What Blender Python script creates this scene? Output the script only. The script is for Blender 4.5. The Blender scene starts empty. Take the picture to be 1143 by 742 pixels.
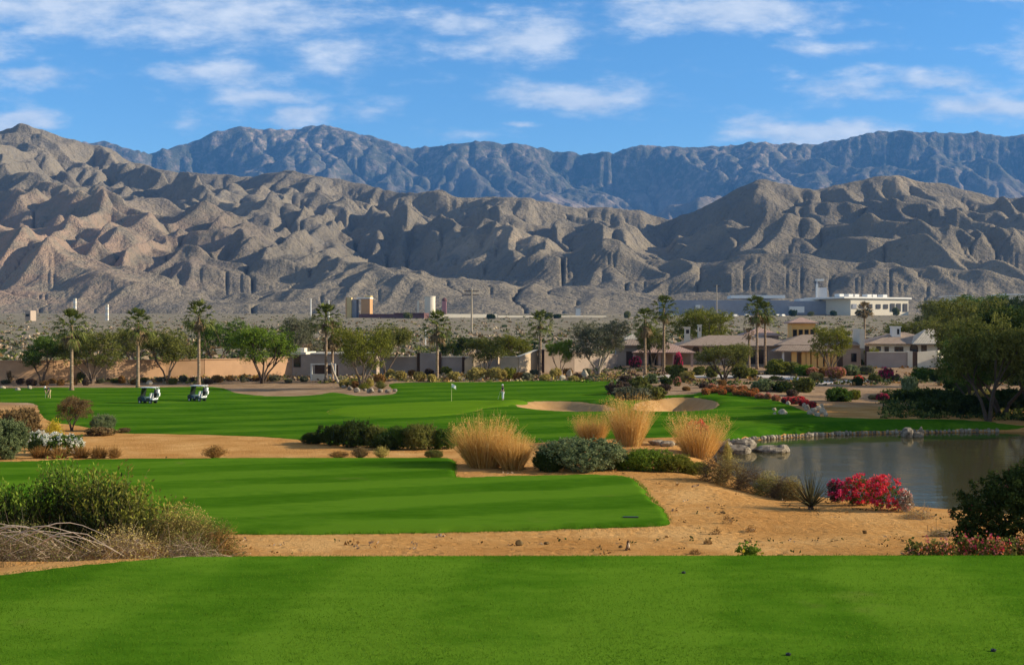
import bpy, math, random, heapq
import numpy as np
from mathutils import Vector, Matrix
rnd = random.Random(7)
nr = np.random.RandomState(11)
sc = bpy.context.scene
COL = sc.collection
R = math.radians
# ---------------------------------------------------------------- camera and light
F, CX, HY, EYE = 1300.0, 571.5, 365.0, 8.0        # focal length in photo pixels, centre, horizon row, eye height
cam = bpy.data.cameras.new('camera'); co = bpy.data.objects.new('camera', cam); COL.objects.link(co)
cam.sensor_width = 36.0; cam.lens = F/1143*36; cam.shift_y = -(371-HY)/1143
cam.clip_start = 0.1; cam.clip_end = 60000
co.location = (0, 0, EYE); co.rotation_euler = (R(90), 0, 0)
sc.camera = co
SUN_EL, SUN_BACK = 22.0, -1.0                       # sun to the right, a little behind the camera
sd = Vector((math.cos(R(SUN_EL))*math.cos(R(SUN_BACK)), -math.cos(R(SUN_EL))*math.sin(R(SUN_BACK)), math.sin(R(SUN_EL))))
sl = bpy.data.lights.new('sun', 'SUN'); sl.energy = 5.0; sl.angle = R(0.5); sl.color = (1.0, 0.87, 0.66)
so = bpy.data.objects.new('sun', sl); COL.objects.link(so)
so.rotation_euler = (-sd).to_track_quat('-Z', 'Y').to_euler()
sc.view_settings.view_transform = 'Standard'; sc.view_settings.look = 'None'
sc.view_settings.exposure = 0.80; sc.view_settings.gamma = 1.0
sc.cycles.use_denoising = True
sc.cycles.max_bounces = 6; sc.cycles.diffuse_bounces = 2; sc.cycles.glossy_bounces = 3
sc.cycles.transparent_max_bounces = 8; sc.cycles.volume_bounces = 0
sc.cycles.sample_clamp_indirect = 4.0

# ---------------------------------------------------------------- node helpers
class NT:
    def __init__(s, tree): s.t = tree; s.n = tree.nodes; s.l = tree.links; s.n.clear()
    def new(s, typ, **kw):
        nd = s.n.new(typ)
        for k, v in kw.items():
            if k.startswith('i_'):
                key = k[2:]
                key = int(key) if key.isdigit() else key.replace('_', ' ')
                s.set(nd, key, v)
            else: setattr(nd, k, v)
        return nd
    def set(s, nd, key, v):
        sock = nd.inputs[key]
        if isinstance(v, bpy.types.NodeSocket): s.l.new(v, sock)
        elif isinstance(v, bpy.types.Node): s.l.new(v.outputs[0], sock)
        else: sock.default_value = v
    def math(s, op, a, b=0.0, c=0.0, clamp=False):
        nd = s.n.new('ShaderNodeMath'); nd.operation = op; nd.use_clamp = clamp
        s.set(nd, 0, a); s.set(nd, 1, b); s.set(nd, 2, c); return nd.outputs[0]
    def noise(s, scale, detail=4, rough=0.55, vec=None, dist=0.0):
        nd = s.n.new('ShaderNodeTexNoise'); nd.inputs['Scale'].default_value = scale
        nd.inputs['Detail'].default_value = detail; nd.inputs['Roughness'].default_value = rough
        nd.inputs['Distortion'].default_value = dist
        if vec is not None: s.set(nd, 'Vector', vec)
        return nd.outputs['Fac']
    def ramp(s, fac, stops):
        nd = s.n.new('ShaderNodeValToRGB'); s.set(nd, 0, fac)
        el = nd.color_ramp.elements
        while len(el) > 1: el.remove(el[-1])
        for i, (p, c) in enumerate(stops):
            e = el[0] if i == 0 else el.new(p)
            e.position = p; e.color = tuple(c)+(1,) if len(c) == 3 else c
        return nd.outputs[0]
    def mix(s, fac, a, b, mode='MIX'):
        nd = s.n.new('ShaderNodeMix'); nd.data_type = 'RGBA'; nd.blend_type = mode
        s.set(nd, 0, fac)
        s.set(nd, 6, tuple(a)+(1,) if isinstance(a, (tuple, list)) and len(a) == 3 else a)
        s.set(nd, 7, tuple(b)+(1,) if isinstance(b, (tuple, list)) and len(b) == 3 else b)
        return nd.outputs[2]
    def smooth(s, x, a, b):
        nd = s.n.new('ShaderNodeMapRange'); nd.interpolation_type = 'SMOOTHSTEP'
        s.set(nd, 0, x); nd.inputs[1].default_value = a; nd.inputs[2].default_value = b; return nd.outputs[0]
    def mapping(s, scale=(1, 1, 1), rot=(0, 0, 0), vec=None):
        nd = s.n.new('ShaderNodeMapping'); nd.inputs['Scale'].default_value = scale
        nd.inputs['Rotation'].default_value = rot
        if vec is None: vec = s.n.new('ShaderNodeTexCoord').outputs['Object']
        s.set(nd, 0, vec); return nd.outputs[0]
    def pos(s): return s.n.new('ShaderNodeNewGeometry').outputs['Position']

def mat(name):
    m = bpy.data.materials.new(name); m.use_nodes = True
    return m, NT(m.node_tree)
def finish(m, nt, col, rough=0.8, spec=0.3, bump=None, bstr=0.3, bdist=0.1, metallic=0.0):
    p = nt.new('ShaderNodeBsdfPrincipled')
    nt.set(p, 'Base Color', tuple(col)+(1,) if isinstance(col, (tuple, list)) and len(col) == 3 else col)
    nt.set(p, 'Roughness', rough); p.inputs['Specular IOR Level'].default_value = spec; p.inputs['Metallic'].default_value = metallic
    if bump is not None:
        b = nt.new('ShaderNodeBump'); nt.set(b, 'Height', bump); b.inputs['Strength'].default_value = bstr
        b.inputs['Distance'].default_value = bdist; nt.l.new(b.outputs[0], p.inputs['Normal'])
    o = nt.new('ShaderNodeOutputMaterial'); nt.l.new(p.outputs[0], o.inputs[0]); return m
def plain(name, c, rough=0.6, var=0.12, scale=3.0, spec=0.3, bstr=0.0, metallic=0.0):
    m, nt = mat(name)
    n = nt.noise(scale, 5, 0.6, nt.pos())
    c2 = tuple(x*(1-var) for x in c); c3 = tuple(min(1, x*(1+var)) for x in c)
    return finish(m, nt, nt.ramp(n, [(0.3, c2), (0.7, c3)]), rough, spec, n if bstr else None, bstr, 0.02, metallic)
def leafmat(name, cols, trans=0.25, patch=0.6):
    m, nt = mat(name)
    g = nt.new('ShaderNodeNewGeometry'); oi = nt.new('ShaderNodeObjectInfo')
    n = nt.noise(patch, 3, 0.6, nt.mapping())
    f = nt.math('ADD', nt.math('MULTIPLY', g.outputs['Random Per Island'], 0.55), nt.math('MULTIPLY', n, 0.75))
    f = nt.math('ADD', f, nt.math('MULTIPLY', oi.outputs['Random'], 0.16))
    f = nt.math('SUBTRACT', f, 0.2)
    k = len(cols)
    c = nt.ramp(f, [((i+0.5)/k, cc) for i, cc in enumerate(cols)])
    d = nt.new('ShaderNodeBsdfDiffuse'); nt.set(d, 0, c)
    t = nt.new('ShaderNodeBsdfTranslucent'); nt.set(t, 0, c)
    mx = nt.new('ShaderNodeMixShader'); mx.inputs[0].default_value = trans
    nt.l.new(d.outputs[0], mx.inputs[1]); nt.l.new(t.outputs[0], mx.inputs[2])
    o = nt.new('ShaderNodeOutputMaterial'); nt.l.new(mx.outputs[0], o.inputs[0]); return m

# ---------------------------------------------------------------- object helpers
def link(o, parent=None):
    COL.objects.link(o)
    if parent is not None: o.parent = parent
    return o
def tag(o, label=None, cat=None, group=None, kind=None):
    if label: o['label'] = label
    if cat: o['category'] = cat
    if group: o['group'] = group
    if kind: o['kind'] = kind
    return o
def npmesh(name, V, quads=None, tris=None, mats=(), smooth=False, midx=None):
    me = bpy.data.meshes.new(name)
    V = np.asarray(V, dtype=np.float32).reshape(-1, 3)
    q = np.zeros((0, 4), np.int32) if quads is None else np.asarray(quads, np.int32).reshape(-1, 4)
    t = np.zeros((0, 3), np.int32) if tris is None else np.asarray(tris, np.int32).reshape(-1, 3)
    me.vertices.add(len(V)); me.vertices.foreach_set('co', V.ravel())
    nl = len(q)*4+len(t)*3
    me.loops.add(nl); me.loops.foreach_set('vertex_index', np.concatenate([q.ravel(), t.ravel()]).astype(np.int32))
    me.polygons.add(len(q)+len(t))
    st = np.concatenate([np.arange(len(q))*4, len(q)*4+np.arange(len(t))*3]).astype(np.int32)
    me.polygons.foreach_set('loop_start', st)
    me.polygons.foreach_set('use_smooth', np.full(len(q)+len(t), smooth, dtype=bool))
    for m in mats: me.materials.append(m)
    if midx is not None: me.polygons.foreach_set('material_index', np.asarray(midx, np.int32))
    me.update(calc_edges=True); me.validate()
    return me
def meshobj(name, me, parent=None, loc=(0, 0, 0)):
    o = bpy.data.objects.new(name, me); o.location = loc; return link(o, parent)
def empty(name, loc, rz=0.0, label=None, cat=None, group=None):
    o = bpy.data.objects.new(name, None); o.location = loc; o.rotation_euler = (0, 0, rz); o.empty_display_size = 0.3
    tag(o, label, cat, group); return link(o)

class MB:
    """collects boxes, tubes and polygons into one mesh"""
    def __init__(s): s.v = []; s.f = []
    def add(s, vs, fs):
        b = len(s.v); s.v += [tuple(v) for v in vs]; s.f += [tuple(i+b for i in f) for f in fs]; return s
    def box(s, x0, x1, y0, y1, z0, z1, M=None):
        vs = [Vector((x, y, z)) for z in (z0, z1) for y in (y0, y1) for x in (x0, x1)]
        if M is not None: vs = [M @ v for v in vs]
        return s.add(vs, [(0, 2, 3, 1), (4, 5, 7, 6), (0, 1, 5, 4), (2, 6, 7, 3), (0, 4, 6, 2), (1, 3, 7, 5)])
    def tube(s, pts, rad, seg=8, cap=True):
        pts = [Vector(p) for p in pts]
        if not isinstance(rad, (list, tuple)): rad = [rad]*len(pts)
        vs = []; n = len(pts)
        for i, p in enumerate(pts):
            d = (pts[min(i+1, n-1)]-pts[max(i-1, 0)]).normalized()
            a = d.cross(Vector((0.13, 0.31, 0.94) if abs(d.z) < 0.9 else (1, 0.1, 0))).normalized(); b = d.cross(a)
            for k in range(seg):
                t = 2*math.pi*k/seg; vs.append(p+(a*math.cos(t)+b*math.sin(t))*rad[i])
        fs = [(i*seg+k, i*seg+(k+1) % seg, (i+1)*seg+(k+1) % seg, (i+1)*seg+k) for i in range(n-1) for k in range(seg)]
        if cap: fs += [tuple(range(seg))[::-1], tuple(range((n-1)*seg, n*seg))]
        return s.add(vs, fs)
    def prism(s, poly, y0, y1, M=None):
        """polygon in x,z extruded along y"""
        n = len(poly); vs = [Vector((x, y0, z)) for x, z in poly]+[Vector((x, y1, z)) for x, z in poly]
        if M is not None: vs = [M @ v for v in vs]
        return s.add(vs, [tuple(range(n)), tuple(range(2*n-1, n-1, -1))]+[(i, i+n, (i+1) % n+n, (i+1) % n) for i in range(n)])
    def plate(s, poly, z0, z1):
        n = len(poly); vs = [(x, y, z0) for x, y in poly]+[(x, y, z1) for x, y in poly]
        return s.add(vs, [tuple(range(n))[::-1], tuple(range(n, 2*n))]+[(i, (i+1) % n, (i+1) % n+n, i+n) for i in range(n)])
    def ball(s, c, r, seg=10, rings=6, sc3=(1, 1, 1), jit=0.0, rg=None):
        c = Vector(c); vs = [c+Vector((0, 0, -r*sc3[2]))]
        for i in range(1, rings):
            a = -math.pi/2+math.pi*i/rings
            for k in range(seg):
                t = 2*math.pi*k/seg; j = 1+(rg.uniform(-jit, jit) if rg else 0)
                vs.append(c+Vector((r*math.cos(a)*math.cos(t)*sc3[0]*j, r*math.cos(a)*math.sin(t)*sc3[1]*j, r*math.sin(a)*sc3[2]*j)))
        vs.append(c+Vector((0, 0, r*sc3[2])))
        fs = [(0, 1+(k+1) % seg, 1+k) for k in range(seg)]
        for i in range(rings-2):
            fs += [(1+i*seg+k, 1+i*seg+(k+1) % seg, 1+(i+1)*seg+(k+1) % seg, 1+(i+1)*seg+k) for k in range(seg)]
        e = len(vs)-1; b = 1+(rings-2)*seg
        return s.add(vs, fs+[(b+k, b+(k+1) % seg, e) for k in range(seg)])
    def build(s, name, m, parent=None, smooth=False, loc=(0, 0, 0), bevel=0.0):
        me = bpy.data.meshes.new(name); me.from_pydata(s.v, [], s.f)
        for mm in (m if isinstance(m, (list, tuple)) else [m]): me.materials.append(mm)
        me.validate(); me.update()
        if smooth: me.polygons.foreach_set('use_smooth', [True]*len(me.polygons))
        o = meshobj(name, me, parent, loc)
        if bevel: bv = o.modifiers.new('bevel', 'BEVEL'); bv.width = bevel; bv.segments = 2; bv.limit_method = 'ANGLE'
        return o

# ---------------------------------------------------------------- noise (numpy value noise)
def vnoise(x, y, seed=0):
    xi = np.floor(x).astype(np.int64); yi = np.floor(y).astype(np.int64)
    fx = x-xi; fy = y-yi; fx = fx*fx*(3-2*fx); fy = fy*fy*(3-2*fy)
    def h(a, b):
        n = (a*374761393+b*668265263+seed*974634777) & 0x7fffffff
        n = ((n ^ (n >> 13))*1274126177) & 0x7fffffff
        return ((n ^ (n >> 16)) & 0xffff)/65535.0
    return (h(xi, yi)*(1-fx)+h(xi+1, yi)*fx)*(1-fy)+(h(xi, yi+1)*(1-fx)+h(xi+1, yi+1)*fx)*fy
def fbm(x, y, oct=5, seed=0, gain=0.5):
    s = 0; a = 1; t = 0
    for i in range(oct):
        s = s+a*(vnoise(x*2**i+i*17.3, y*2**i-i*9.1, seed+i)-0.5); t += a; a *= gain
    return s/t
def sstep(a, b, x):
    t = np.clip((x-a)/(b-a), 0, 1); return t*t*(3-2*t)

# ---------------------------------------------------------------- erosion of the ranges
def priority_fill(h, eps=0.02):
    nr_, nc = h.shape; hl = h.ravel().tolist(); N = nr_*nc
    done = bytearray(N); q = []
    for j in range(nc): q.append((hl[j], j)); done[j] = 1
    for i in range(nr_):
        for j in (0, nc-1):
            k = i*nc+j
            if not done[k]: done[k] = 1; q.append((hl[k], k))
    for j in range(nc):
        k = (nr_-1)*nc+j
        if not done[k]: done[k] = 1; q.append((hl[k]+1e5, k))
    heapq.heapify(q); pop = heapq.heappop; push = heapq.heappush
    while q:
        z, k = pop(q); j = k % nc
        if z > 1e4: z -= 1e5
        for m in ((k-1) if j > 0 else -1, (k+1) if j < nc-1 else -1, k-nc, k+nc):
            if 0 <= m < N and not done[m]:
                done[m] = 1
                if hl[m] <= z: hl[m] = z+eps
                push(q, (hl[m], m))
    return np.array(hl).reshape(nr_, nc)
def erode(h, dxr, K, m=0.5, iters=20, fill_every=5, diff=0.0, talus=0.8):
    nrw, nc = h.shape; N = nrw*nc
    ids = np.arange(N).reshape(nrw, nc)
    dx = np.repeat(dxr[:, None], nc, 1)
    for it in range(iters):
        if it % fill_every == 0: h = priority_fill(h)
        best = np.zeros_like(h); rec = ids.copy(); dist = dx.copy()
        for di, dj in ((-1, 0), (1, 0), (0, -1), (0, 1), (-1, -1), (-1, 1), (1, -1), (1, 1)):
            L = math.hypot(di, dj)
            hs = np.full_like(h, 1e9); rs = ids.copy()
            i0, i1 = max(0, -di), nrw-max(0, di); j0, j1 = max(0, -dj), nc-max(0, dj)
            hs[i0:i1, j0:j1] = h[i0+di:i1+di, j0+dj:j1+dj]; rs[i0:i1, j0:j1] = ids[i0+di:i1+di, j0+dj:j1+dj]
            s = (h-hs)/(dx*L)
            b = s > best
            best = np.where(b, s, best); rec = np.where(b, rs, rec); dist = np.where(b, dx*L, dist)
        order = np.argsort(h, axis=None); ol = order.tolist(); rl = rec.ravel().tolist()
        A = (dx*dx).ravel().tolist()
        for k in reversed(ol):
            r = rl[k]
            if r != k: A[r] += A[k]
        f = (K.ravel()*np.array(A)**m/dist.ravel()).tolist(); hl = h.ravel().tolist()
        for k in ol:
            r = rl[k]
            if r != k:
                ff = f[k]; hl[k] = (hl[k]+ff*hl[r])/(1+ff)
        h = np.array(hl).reshape(nrw, nc)
        if diff:
            p = np.pad(h, 1, mode='edge')
            lap = p[2:, 1:-1]+p[:-2, 1:-1]+p[1:-1, 2:]+p[1:-1, :-2]-4*h
            h = h+diff*lap
    return h
def row2z(row, d): return EYE+(HY-row)/F*d
def ridge_field(X, Y, ridges, slope):
    out = np.full_like(X, -1e9)
    for rd in ridges:
        pts = [((px-CX)/F*d, d, row2z(row, d)) for px, row, d in rd['p']]
        s = rd.get('s', slope); rr = rd.get('r', 14.0)
        for (x0, y0, z0), (x1, y1, z1) in zip(pts[:-1], pts[1:]):
            ex, ey = x1-x0, y1-y0; L2 = ex*ex+ey*ey
            t = np.clip(((X-x0)*ex+(Y-y0)*ey)/L2, 0, 1)
            dd = np.hypot(X-x0-t*ex, Y-y0-t*ey)
            z = z0+t*(z1-z0)
            prof = z-s*(np.sqrt(dd*dd+rr*rr)-rr)
            out = np.maximum(out, prof)
    return out
def fan(Y):
    return np.interp(Y, [0, 200, 260, 400, 900, 1500, 2600, 5000], [0, 0.9, 1.6, 4.0, 13, 26, 55, 150])
def range_mesh(name, u0, u1, nu, d0, d1, nd, crest, ridges, base, m, carve, ang, lw, K, iters, K2, df=0.008, df2=0.003, dfoot=None, p=1.0, slope=0.42):
    """crest: (px, row, distance) of the skyline; the ground ramps up to it and is carved by oblique valleys, then eroded"""
    u = np.linspace(u0, u1, nu); d = np.exp(np.linspace(math.log(d0), math.log(d1), nd))
    U, D = np.meshgrid(u, d); X = U*D; Y = D
    cu = (np.array([c[0] for c in crest])-CX)/F; cd = np.array([c[2] for c in crest], float); cz = np.array([row2z(c[1], c[2]) for c in crest])
    wob = fbm(X/500+3, Y/500, 3, 91)*160
    DC = np.interp(U, cu, cd)+wob; ZC = np.interp(U, cu, cz)
    b = base(X, Y); d0_ = dfoot if dfoot else d0*1.06
    t = (Y-d0_-fbm(X/300, Y/300, 3, 15)*260)/(DC-d0_)
    zf = base(X, np.full_like(Y, d0_))
    h = np.where(t < 1, zf+(ZC-zf)*np.clip(t, 0, 1)**p, ZC-(Y-DC)*0.35)
    wx = fbm(X/(lw*2.2), Y/(lw*2.2), 4, 5)*lw*1.1; wy = fbm(X/(lw*2.2)+40, Y/(lw*2.2), 4, 9)*lw*1.1
    if ridges: h = np.maximum(h, ridge_field(X+wx*0.5, Y+wy*0.5, ridges, slope))
    rel = np.clip((h-b)/(carve*1.5), 0, 1)
    def ridged(a_, la, lc, seed, wq):
        ca, sa = math.cos(a_), math.sin(a_); xx, yy = X+wx*wq, Y+wy*wq
        q = (xx*ca+yy*sa)/la; r_ = (-xx*sa+yy*ca)/lc
        return np.abs(2*(vnoise(q, r_, seed)*0.62+vnoise(q*2.3, r_*1.9, seed+3)*0.38)-1)
    c1 = np.clip(ridged(ang, lw*6.0, lw, 61, 0.75)*2.0, 0, 1); c2 = np.clip(ridged(ang+0.45, lw*2.0, lw*0.40, 71, 0.6)*2.0, 0, 1); c3 = np.clip(ridged(ang-0.7, lw*0.8, lw*0.22, 81, 0.6)*2.2, 0, 1)
    near_crest = 1-0.82*np.exp(-((t-1)/0.075)**2)
    h = h-rel*near_crest*carve*(0.80*c1+0.27*c2+0.20*c3)
    h = np.where(h < b, b+(h-b)*0.04, h)
    h = h+rel*fbm(X/40, Y/40, 4, 33)*8*(d0/1400)
    dxr = d*(u[1]-u[0])
    h = erode(h, dxr, K*(0.12+0.88*np.clip((h-b)/(d0*0.05), 0, 1)), iters=iters, diff=df)
    if True:
        nu2, nd2 = nu*2-1, nd*2-1
        h2 = np.zeros((nd2, nu2)); h2[::2, ::2] = h
        h2[1::2, ::2] = (h[1:]+h[:-1])/2; h2[:, 1::2] = (h2[:, :-1:2]+h2[:, 2::2])/2
        u = np.linspace(u0, u1, nu2); d = np.exp(np.linspace(math.log(d0), math.log(d1), nd2))
        U, D = np.meshgrid(u, d); X = U*D; Y = D
        h2 = h2+fbm(X/45, Y/45, 4, 77)*7*(d0/1400)*np.clip((h2-base(X, Y))/30, 0, 1)
        h = erode(h2, d*(u[1]-u[0]), K2*(0.12+0.88*np.clip((h2-base(X, Y))/(d0*0.05), 0, 1)), iters=6, diff=df2, fill_every=3)
        nu, nd = nu2, nd2
    V = np.stack([X, Y, h], -1).reshape(-1, 3)
    i = np.arange((nd-1)*nu).reshape(nd-1, nu)[:, :-1].ravel()
    Q = np.stack([i, i+1, i+nu+1, i+nu], 1)
    o = meshobj(name, npmesh(name, V, Q, mats=[m], smooth=True)); tag(o, kind='structure'); return o
# ---------------------------------------------------------------- ranges
m_hill, nt = mat('hill_rock')
P = nt.pos()
n1 = nt.noise(0.0022, 5, 0.6, P); n2 = nt.noise(0.02, 6, 0.65, P); n3 = nt.noise(0.09, 4, 0.7, P)
c = nt.ramp(n1, [(0.3, (0.17, 0.148, 0.115)), (0.45, (0.225, 0.193, 0.148)), (0.6, (0.28, 0.236, 0.175)), (0.72, (0.37, 0.295, 0.21))])
c = nt.mix(nt.smooth(n2, 0.45, 0.7), c, (0.20, 0.18, 0.15))
c = nt.mix(nt.math('MULTIPLY', nt.smooth(n3, 0.56, 0.68), 0.5), c, (0.10, 0.10, 0.075))
sx = nt.new('ShaderNodeSeparateXYZ', i_0=P)
lowleft = nt.math('MULTIPLY', nt.smooth(sx.outputs[0], -350, -800), nt.smooth(sx.outputs[1], 2700, 2000))
c = nt.mix(nt.math('MULTIPLY', lowleft, nt.smooth(n2, 0.35, 0.6)), c, (0.37, 0.255, 0.18))
bmp = nt.math('ADD', nt.math('MULTIPLY', nt.noise(0.03, 6, 0.7, P), 1.0), nt.math('MULTIPLY', n3, 0.4))
finish(m_hill, nt, c, 0.95, 0.0, bmp, 1.0, 16.0)
m_far, nt = mat('mountain_rock')
P = nt.pos()
n1 = nt.noise(0.0007, 6, 0.6, P); n3 = nt.noise(0.012, 5, 0.75, P)
c = nt.ramp(n1, [(0.35, (0.15, 0.13, 0.11)), (0.5, (0.25, 0.20, 0.16)), (0.65, (0.38, 0.29, 0.22))])
g = nt.new('ShaderNodeNewGeometry')
hz = nt.new('ShaderNodeSeparateXYZ', i_0=P).outputs[2]
forest = nt.math('MULTIPLY', nt.smooth(nt.math('ADD', hz, nt.math('MULTIPLY', nt.noise(0.0012, 4, 0.6, P), 1400)), 1500, 2200), nt.smooth(n3, 0.35, 0.55))
c = nt.mix(nt.math('MULTIPLY', forest, 0.8), c, (0.045, 0.06, 0.035))
finish(m_far, nt, c, 0.95, 0.05, n3, 0.8, 40.0)

CR_NEAR = [(-420,125,3700),(-260,135,3650),(-60,146,3600),(0,150,3600),(60,152,3600),(120,158,3580),(200,180,3550),(300,188,3500),(400,198,3350),(470,209,3150),(500,214,3050),(553,210,2980),(610,213,2950),(650,217,2920),(693,216,2900),(722,238,2880),(742,245,2900),(780,229,2900),
 (825,206,2900),(855,201,2900),(895,211,2900),(940,200,2900),(1000,192,2900),(1040,197,2900),(1080,205,2900),(1143,210,2900),(1260,200,2900),(1450,190,2900)]
RD_NEAR = [
 dict(p=[(-150,186,2950),(0,180,2950),(60,192,2930),(130,203,2900),(190,207,2880),(260,202,2880),(330,211,2900),(395,234,2850)], s=0.42),
 dict(p=[(-200,232,2150),(-60,226,2150),(45,227,2180),(110,242,2120),(170,268,2050),(230,298,1930),(265,322,1780)], s=0.38),
 dict(p=[(0,268,1950),(60,290,1800),(110,318,1650)], s=0.36),
 dict(p=[(693,216,2900),(730,243,2750),(765,272,2550),(800,300,2300),(835,325,2000)], s=0.5),
 dict(p=[(500,255,2600),(555,262,2420),(600,276,2280),(660,292,2150),(705,312,1980)], s=0.46),
 dict(p=[(1000,192,2900),(1040,240,2550),(1080,275,2300),(1130,310,1950)], s=0.5),
 dict(p=[(855,201,2900),(905,245,2550),(960,272,2350),(1010,305,2000)], s=0.5),
]
range_mesh('hills', -0.62, 0.66, 520, 1330, 4300, 430, CR_NEAR, RD_NEAR, lambda X, Y: fan(Y)-3, m_hill, 150.0, -0.95, 300.0, 0.013, 12, 0.020, df=0.014, df2=0.005, dfoot=1450, p=0.85)
CR_FAR = [(-400,160,11000),(-50,158,11000),(60,156,11000),(90,154,11000),(122,150,11000),(150,160,11000),(172,161,11200),(230,143,11400),(300,139,11500),(345,134,11600),(400,143,11600),(460,157,11500),(520,156,11500),(590,155,11500),(640,159,11500),(740,159,11500),(800,160,11500),(850,154,11500),(880,151,11500),(930,150,11500),(980,142,11500),(1040,138,11500),(1090,139,11500),(1143,146,11500),(1250,140,11500),(1450,150,11500)]
range_mesh('mountains', -0.66, 0.68, 340, 7600, 13000, 150, CR_FAR, [dict(p=[(740,216,8800),(815,189,8800),(870,214,8700)], s=0.45), dict(p=[(985,212,8700),(1060,192,8700),(1130,214,8600)], s=0.45)], lambda X, Y: 200+0*X, m_far, 420.0, -1.0, 1100.0, 0.03, 10, 0.05, dfoot=7700, p=0.9)

# haze
hb = MB().box(-9500, 9500, -300, 13200, -40, 2600)
m_haze, nt = mat('haze'); pv = nt.new('ShaderNodeVolumePrincipled')
pv.inputs['Color'].default_value = (0.13, 0.42, 1.0, 1); pv.inputs['Density'].default_value = 3.9e-5; pv.inputs['Anisotropy'].default_value = 0.0; pv.inputs['Density Attribute'].default_value = ''; m_haze.cycles.homogeneous_volume = True
o = nt.new('ShaderNodeOutputMaterial'); nt.l.new(pv.outputs[0], o.inputs['Volume'])
tag(hb.build('haze', m_haze), kind='stuff')

# ---------------------------------------------------------------- sky with clouds
w = bpy.data.worlds.new('World'); sc.world = w; w.use_nodes = True
w.cycles.sampling_method = 'MANUAL'; w.cycles.sample_map_resolution = 512
nt = NT(w.node_tree)
sky = nt.new('ShaderNodeTexSky', sky_type='NISHITA', sun_disc=False, sun_elevation=R(SUN_EL), sun_rotation=R(90+SUN_BACK), altitude=600.0, air_density=1.0, dust_density=0.1, ozone_density=4.0)
hs = nt.new('ShaderNodeHueSaturation', i_Saturation=1.2, i_Value=1.25, i_Color=sky)
tc = nt.new('ShaderNodeTexCoord').outputs['Generated']
s = nt.new('ShaderNodeSeparateXYZ', i_0=tc)
yy = nt.math('MAXIMUM', s.outputs[1], 0.02)
U = nt.math('DIVIDE', s.outputs[0], yy); W_ = nt.math('DIVIDE', s.outputs[2], yy)
cb = nt.new('ShaderNodeCombineXYZ', i_X=U, i_Y=nt.math('MULTIPLY', W_, 2.6), i_Z=0.0).outputs[0]
wn = nt.new('ShaderNodeTexNoise'); wn.inputs['Scale'].default_value = 9.0; wn.inputs['Detail'].default_value = 5; nt.set(wn, 'Vector', cb)
ws = nt.new('ShaderNodeSeparateColor', i_0=wn.outputs['Color'])
Uw = nt.math('ADD', U, nt.math('MULTIPLY', nt.math('SUBTRACT', ws.outputs[0], 0.5), 0.11))
Ww = nt.math('ADD', W_, nt.math('MULTIPLY', nt.math('SUBTRACT', ws.outputs[1], 0.5), 0.045))
CL = [(60,15,160,30,.8),(250,18,170,36,.8),(150,35,130,20,.5),(380,62,80,24,.6),(45,92,48,14,.95),(12,132,34,14,.95),(245,85,60,14,.75),(285,108,55,14,.8),(333,125,34,12,.9),(200,133,35,10,.45),
      (400,118,50,12,.45),(590,45,95,22,.85),(520,22,70,14,.75),(640,108,85,18,.95),(570,60,30,10,.3),(800,12,120,20,1.),(760,30,80,14,.7),(920,48,55,10,.55),(1010,25,60,10,.2),(905,140,75,13,.95),(870,148,60,10,.8),
      (960,98,70,12,.6),(1050,92,70,14,.75),(1120,118,60,18,.95),(1120,2,60,8,.8),(1065,50,45,5,.35),(530,155,50,6,.4),(575,148,24,4,.7),(300,72,120,10,.25),(455,97,30,4,.3),(1200,60,80,30,.7),(-80,60,90,30,.7),(960,80,90,7,.35)]
acc = None
for (px, py, sx_, sy_, a) in CL:
    du = nt.math('DIVIDE', nt.math('SUBTRACT', Uw, (px-CX)/F), sx_/F)
    dw = nt.math('DIVIDE', nt.math('SUBTRACT', Ww, (HY-py)/F), sy_/F)
    e = nt.math('EXPONENT', nt.math('MULTIPLY', nt.math('ADD', nt.math('MULTIPLY', du, du), nt.math('MULTIPLY', dw, dw)), -0.8))
    t = nt.math('MULTIPLY', e, a); acc = t if acc is None else nt.math('MAXIMUM', acc, t)
nz = nt.noise(22.0, 8, 0.62, cb); nz2 = nt.noise(6.0, 4, 0.55, cb)
mk = nt.math('ADD', nt.math('MULTIPLY', acc, 0.95), nt.math('MULTIPLY', nt.math('SUBTRACT', nz, 0.5), 1.3))
mk = nt.math('ADD', mk, nt.math('MULTIPLY', nt.math('SUBTRACT', nz2, 0.5), 0.4))
mask = nt.math('MULTIPLY', nt.smooth(mk, 0.10, 0.88), 0.85)
# elsewhere in the sky, thin cloud added to neutralise the blue fill
ccol = nt.ramp(nz, [(0.35, (4.2, 4.9, 6.0)), (0.7, (6.6, 6.9, 7.3))])
high = nt.math('MULTIPLY', nt.smooth(s.outputs[2], 0.36, 0.6), 0.65)   # unseen broken cloud overhead, added to grey the fill light
back = nt.math('MULTIPLY', nt.smooth(s.outputs[1], 0.25, -0.2), 0.6)
hi = nt.math('MULTIPLY', nt.math('MAXIMUM', high, back), nt.smooth(nt.noise(3.0, 5, 0.6, tc), 0.3, 0.62))
colr = nt.mix(hi, nt.mix(mask, hs.outputs[0], ccol), (3.6, 3.5, 3.35))
bg = nt.new('ShaderNodeBackground', i_Color=colr, i_Strength=0.085)
o = nt.new('ShaderNodeOutputWorld'); nt.l.new(bg.outputs[0], o.inputs[0])
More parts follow.
